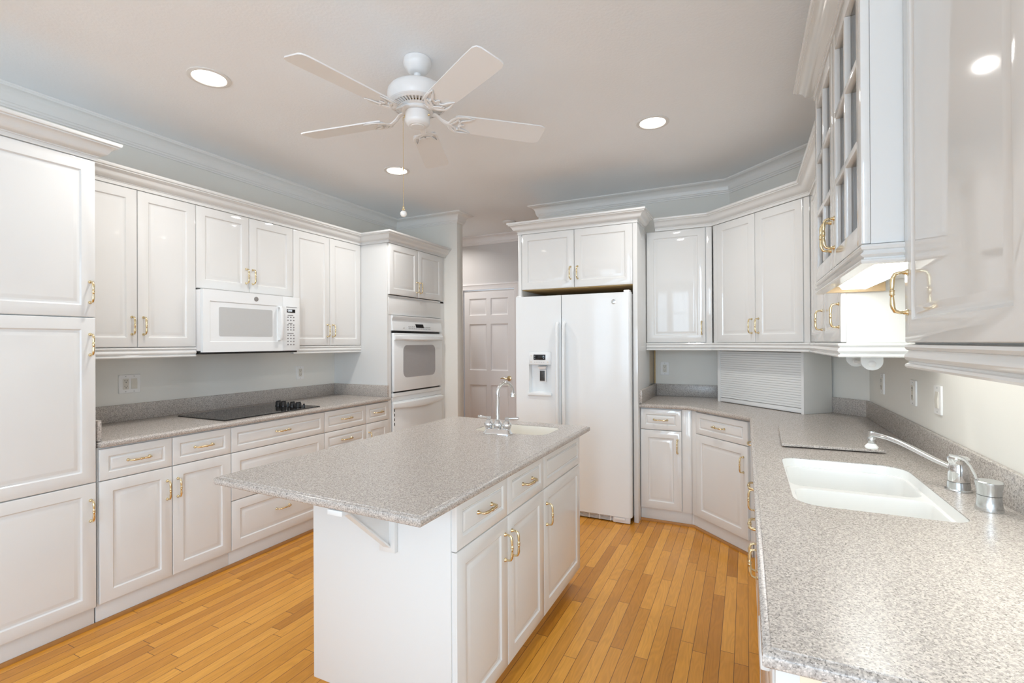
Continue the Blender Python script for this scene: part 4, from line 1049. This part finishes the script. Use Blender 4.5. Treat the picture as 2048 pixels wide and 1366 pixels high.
# ------------------------------------------------------------------ CEILING FAN
FXc, FYc = 2.113, 1.933
t = thing('ceiling_fan', 'white five-blade ceiling fan with pull chain hanging from the kitchen ceiling', 'ceiling fan', (FXc, FYc, ZC))
z = lambda v: v - ZC
b = nb(); lathe(b, [(0.058, z(2.7695)), (0.066, z(2.768)), (0.068, z(2.748)), (0.064, z(2.735)), (0.046, z(2.710)), (0.039, z(2.703)), (0.026, z(2.701))], 36); build('canopy', b, M_FAN, t)
b = nb(); lathe(b, [(0.0165, z(2.703)), (0.018, z(2.694)), (0.0155, z(2.688)), (0.0125, z(2.686)), (0.0125, z(2.636))], 20); build('downrod', b, M_FAN, t)
b = nb(); lathe(b, [(0.020, z(2.646)), (0.050, z(2.642)), (0.106, z(2.635)), (0.128, z(2.626)), (0.140, z(2.611)), (0.1435, z(2.594)), (0.1435, z(2.562)), (0.140, z(2.557)), (0.140, z(2.549)), (0.134, z(2.544))], 48)
mo = build('motor_housing', b, M_FAN, t)
b = nb()   # vented cone below the motor drum
lathe(b, [(0.134, z(2.546)), (0.129, z(2.541)), (0.121, z(2.538))], 48, cap0=False, cap1=False)
for k in range(44):
    a = 2 * PI * k / 44; wd = 0.0040
    ca, sa = math.cos(a), math.sin(a)
    def pt(r, s, h): return (r * ca - s * sa, r * sa + s * ca, h)
    loft(b, [[pt(0.123, -wd, z(2.539)), pt(0.123, wd, z(2.539)), pt(0.123, wd, z(2.543)), pt(0.123, -wd, z(2.543))], [pt(0.086, -wd * 0.7, z(2.530)), pt(0.086, wd * 0.7, z(2.530)), pt(0.086, wd * 0.7, z(2.535)), pt(0.086, -wd * 0.7, z(2.535))]])
lathe(b, [(0.088, z(2.535)), (0.090, z(2.531)), (0.080, z(2.527)), (0.062, z(2.527))], 36, cap0=False, cap1=False)
build('vent_grille', b, M_FAN, mo)
b = nb(); lathe(b, [(0.124, z(2.550)), (0.084, z(2.544)), (0.05, z(2.543))], 36); build('motor_core', b, M_TAN, mo)
b = nb(); lathe(b, [(0.060, z(2.528)), (0.073, z(2.527)), (0.075, z(2.516)), (0.072, z(2.513)), (0.058, z(2.512))], 36); build('blade_hub', b, M_FAN, t)
b = nb(); lathe(b, [(0.050, z(2.513)), (0.059, z(2.511)), (0.060, z(2.472)), (0.057, z(2.460)), (0.050, z(2.452)), (0.043, z(2.449)), (0.041, z(2.447)), (0.032, z(2.447)), (0.030, z(2.444)), (0.010, z(2.4435))], 36); sh = build('switch_housing', b, M_FAN, t)
b = nb(); lathe(b, [(0.0045, 0), (0.005, 0.006), (0.0035, 0.010)], 10, (0, 0, 0)); 
bmesh.ops.rotate(b, verts=b.verts, cent=(0, 0, 0), matrix=Matrix.Rotation(PI / 2, 3, 'Y')); bmesh.ops.translate(b, verts=b.verts, vec=(0.058, 0.004, z(2.492))); build('switch_nipple', b, M_BRASS, sh)
# five blades with pierced scroll irons
ZB_ = 2.487
BL = None
for k in range(5):
    a = math.radians(43.7 + 72 * k)
    if BL is None:
        b = nb(); out = []
        rs = [(0.178, 0.052), (0.192, 0.060), (0.24, 0.063), (0.40, 0.067), (0.55, 0.071), (0.618, 0.071), (0.638, 0.063), (0.645, 0.046)]
        out = [(r, -h) for r, h in rs] + [(r, h) for r, h in reversed(rs)]
        loft(b, [[(x, y, -0.003) for x, y in out], [(x, y, 0.003) for x, y in out]])
        BL = build('blade', b, M_BLADE, t)
        b = nb()
        # iron: arm from hub, then open scroll loops screwed under the blade
        tube(b, [(0.068, 0, z(2.519) - z(ZB_)), (0.092, 0, 0.028), (0.115, 0, 0.008), (0.140, 0, -0.008), (0.165, 0, -0.010)], [(0.006, 0.016), (0.006, 0.014), (0.006, 0.013), (0.006, 0.015), (0.005, 0.013)], 10)
        for s in (-1, 1):
            tube(b, [(0.152, 0.004 * s, -0.010), (0.164, 0.032 * s, -0.009), (0.188, 0.054 * s, -0.008), (0.226, 0.060 * s, -0.007), (0.268, 0.054 * s, -0.006), (0.242, 0.040 * s, -0.007), (0.212, 0.028 * s, -0.008), (0.204, 0.008 * s, -0.008), (0.226, 0.0, -0.007)], [(0.004, 0.009), (0.004, 0.009), (0.004, 0.008), (0.004, 0.007), (0.003, 0.004), (0.004, 0.007), (0.004, 0.007), (0.004, 0.007), (0.003, 0.005)], 8)
            tube(b, [(0.162, 0.0, -0.010), (0.182, 0.020 * s, -0.009), (0.196, 0.044 * s, -0.008)], [(0.004, 0.007)] * 3, 8)
            lathe(b, [(0.005, -0.0035), (0.005, -0.012), (0.003, -0.014)], 10, (0.200, 0.030 * s, 0.0))
        IR = build('blade_iron', b, M_FAN, BL)
        d = BL
    else:
        d = inst(BL, t, (0, 0, 0)); inst(IR, d, (0, 0, 0))
    d.location = (0, 0, z(ZB_)); d.rotation_euler = (math.radians(-12), 0, a)
    d.rotation_mode = 'XYZ'
# pull chain with porcelain ball
b = nb(); cxx, cyy = -0.056, -0.040
lathe(b, [(0.005, 0), (0.006, 0.010), (0.004, 0.014)], 10, (cxx * 0.86, cyy * 0.86, z(2.484)))
tube(b, [(cxx * 0.86, cyy * 0.86, z(2.488)), (cxx, cyy, z(2.486)), (cxx, cyy, z(2.47))], 0.0018, 6)
for k in range(58): 
    zz_ = 2.47 - k * 0.0073
    lathe(b, [(0.0006, 0.0036), (0.0017, 0.0018), (0.0017, -0.0018), (0.0006, -0.0036)], 6, (cxx, cyy, z(zz_)))
lathe(b, [(0.0025, 0.010), (0.0035, 0.004), (0.0035, -0.004), (0.0025, -0.008)], 10, (cxx, cyy, z(2.235)))
pc = build('pull_chain', b, M_BRASS, t)
b = nb(); lathe(b, [(0.003, 0.034), (0.005, 0.030), (0.004, 0.024), (0.007, 0.020), (0.007, 0.014)], 12, (cxx, cyy, z(2.022))); build('finial', b, M_BRASS, pc)
b = nb(); lathe(b, [(0.0155 * math.sin(math.radians(a)) + 0.0002, 0.0155 * math.cos(math.radians(a))) for a in range(0, 181, 15)], 18, (cxx, cyy, z(2.020))); o = build('pull_ball', b, M_PORC, pc); o['label'] = 'white porcelain ball'

# ------------------------------------------------------------------ DOWNLIGHTS
def downlight(label, x, y, power, group='recessed ceiling downlights'):
    t = thing('recessed_light', label, 'ceiling light', (x, y, ZC), 0, group)
    b = nb(); lathe(b, [(0.100, -0.0005), (0.100, -0.004), (0.094, -0.006), (0.080, -0.006), (0.076, -0.002), (0.076, -0.0006)], 40, cap0=False, cap1=False); build('trim_ring', b, M_CAN, t)
    b = nb(); lathe(b, [(0.0755, -0.0012), (0.0755, -0.003), (0.04, -0.0045), (0.002, -0.005)], 36); build('lens', b, M_LAMP, t)
    l = bpy.data.lights.new('downlight_beam', 'AREA'); l.shape = 'DISK'; l.size = 0.14; l.energy = power; l.color = (1.0, 0.97, 0.93); l.spread = math.radians(150)
    o = bpy.data.objects.new('downlight_beam', l); COL.objects.link(o); o.location = (x, y, ZC - 0.0075)
    return t
downlight('lit recessed ceiling light left of the fan, over the pantry end', 1.057, 1.588, 10)
downlight('lit recessed ceiling light right of the fan, in front of the refrigerator', 3.024, 3.131, 10)
downlight('lit recessed ceiling light beyond the fan, behind its pull chain', 1.047, 3.098, 10)
downlight('unseen recessed ceiling light added to brighten the hall, behind the partition wall', 0.10, 5.0, 8.5)  # extra lamp out of view, added only to lift the dark hall
t = thing('smoke_detector', 'round white ceiling disc in the hall, half hidden behind the refrigerator crown', 'smoke detector', (1.128, 4.965, ZC))
b = nb(); lathe(b, [(0.075, -0.0005), (0.075, -0.012), (0.066, -0.024), (0.050, -0.030), (0.02, -0.031)], 32); build('cover', b, M_CAN, t)
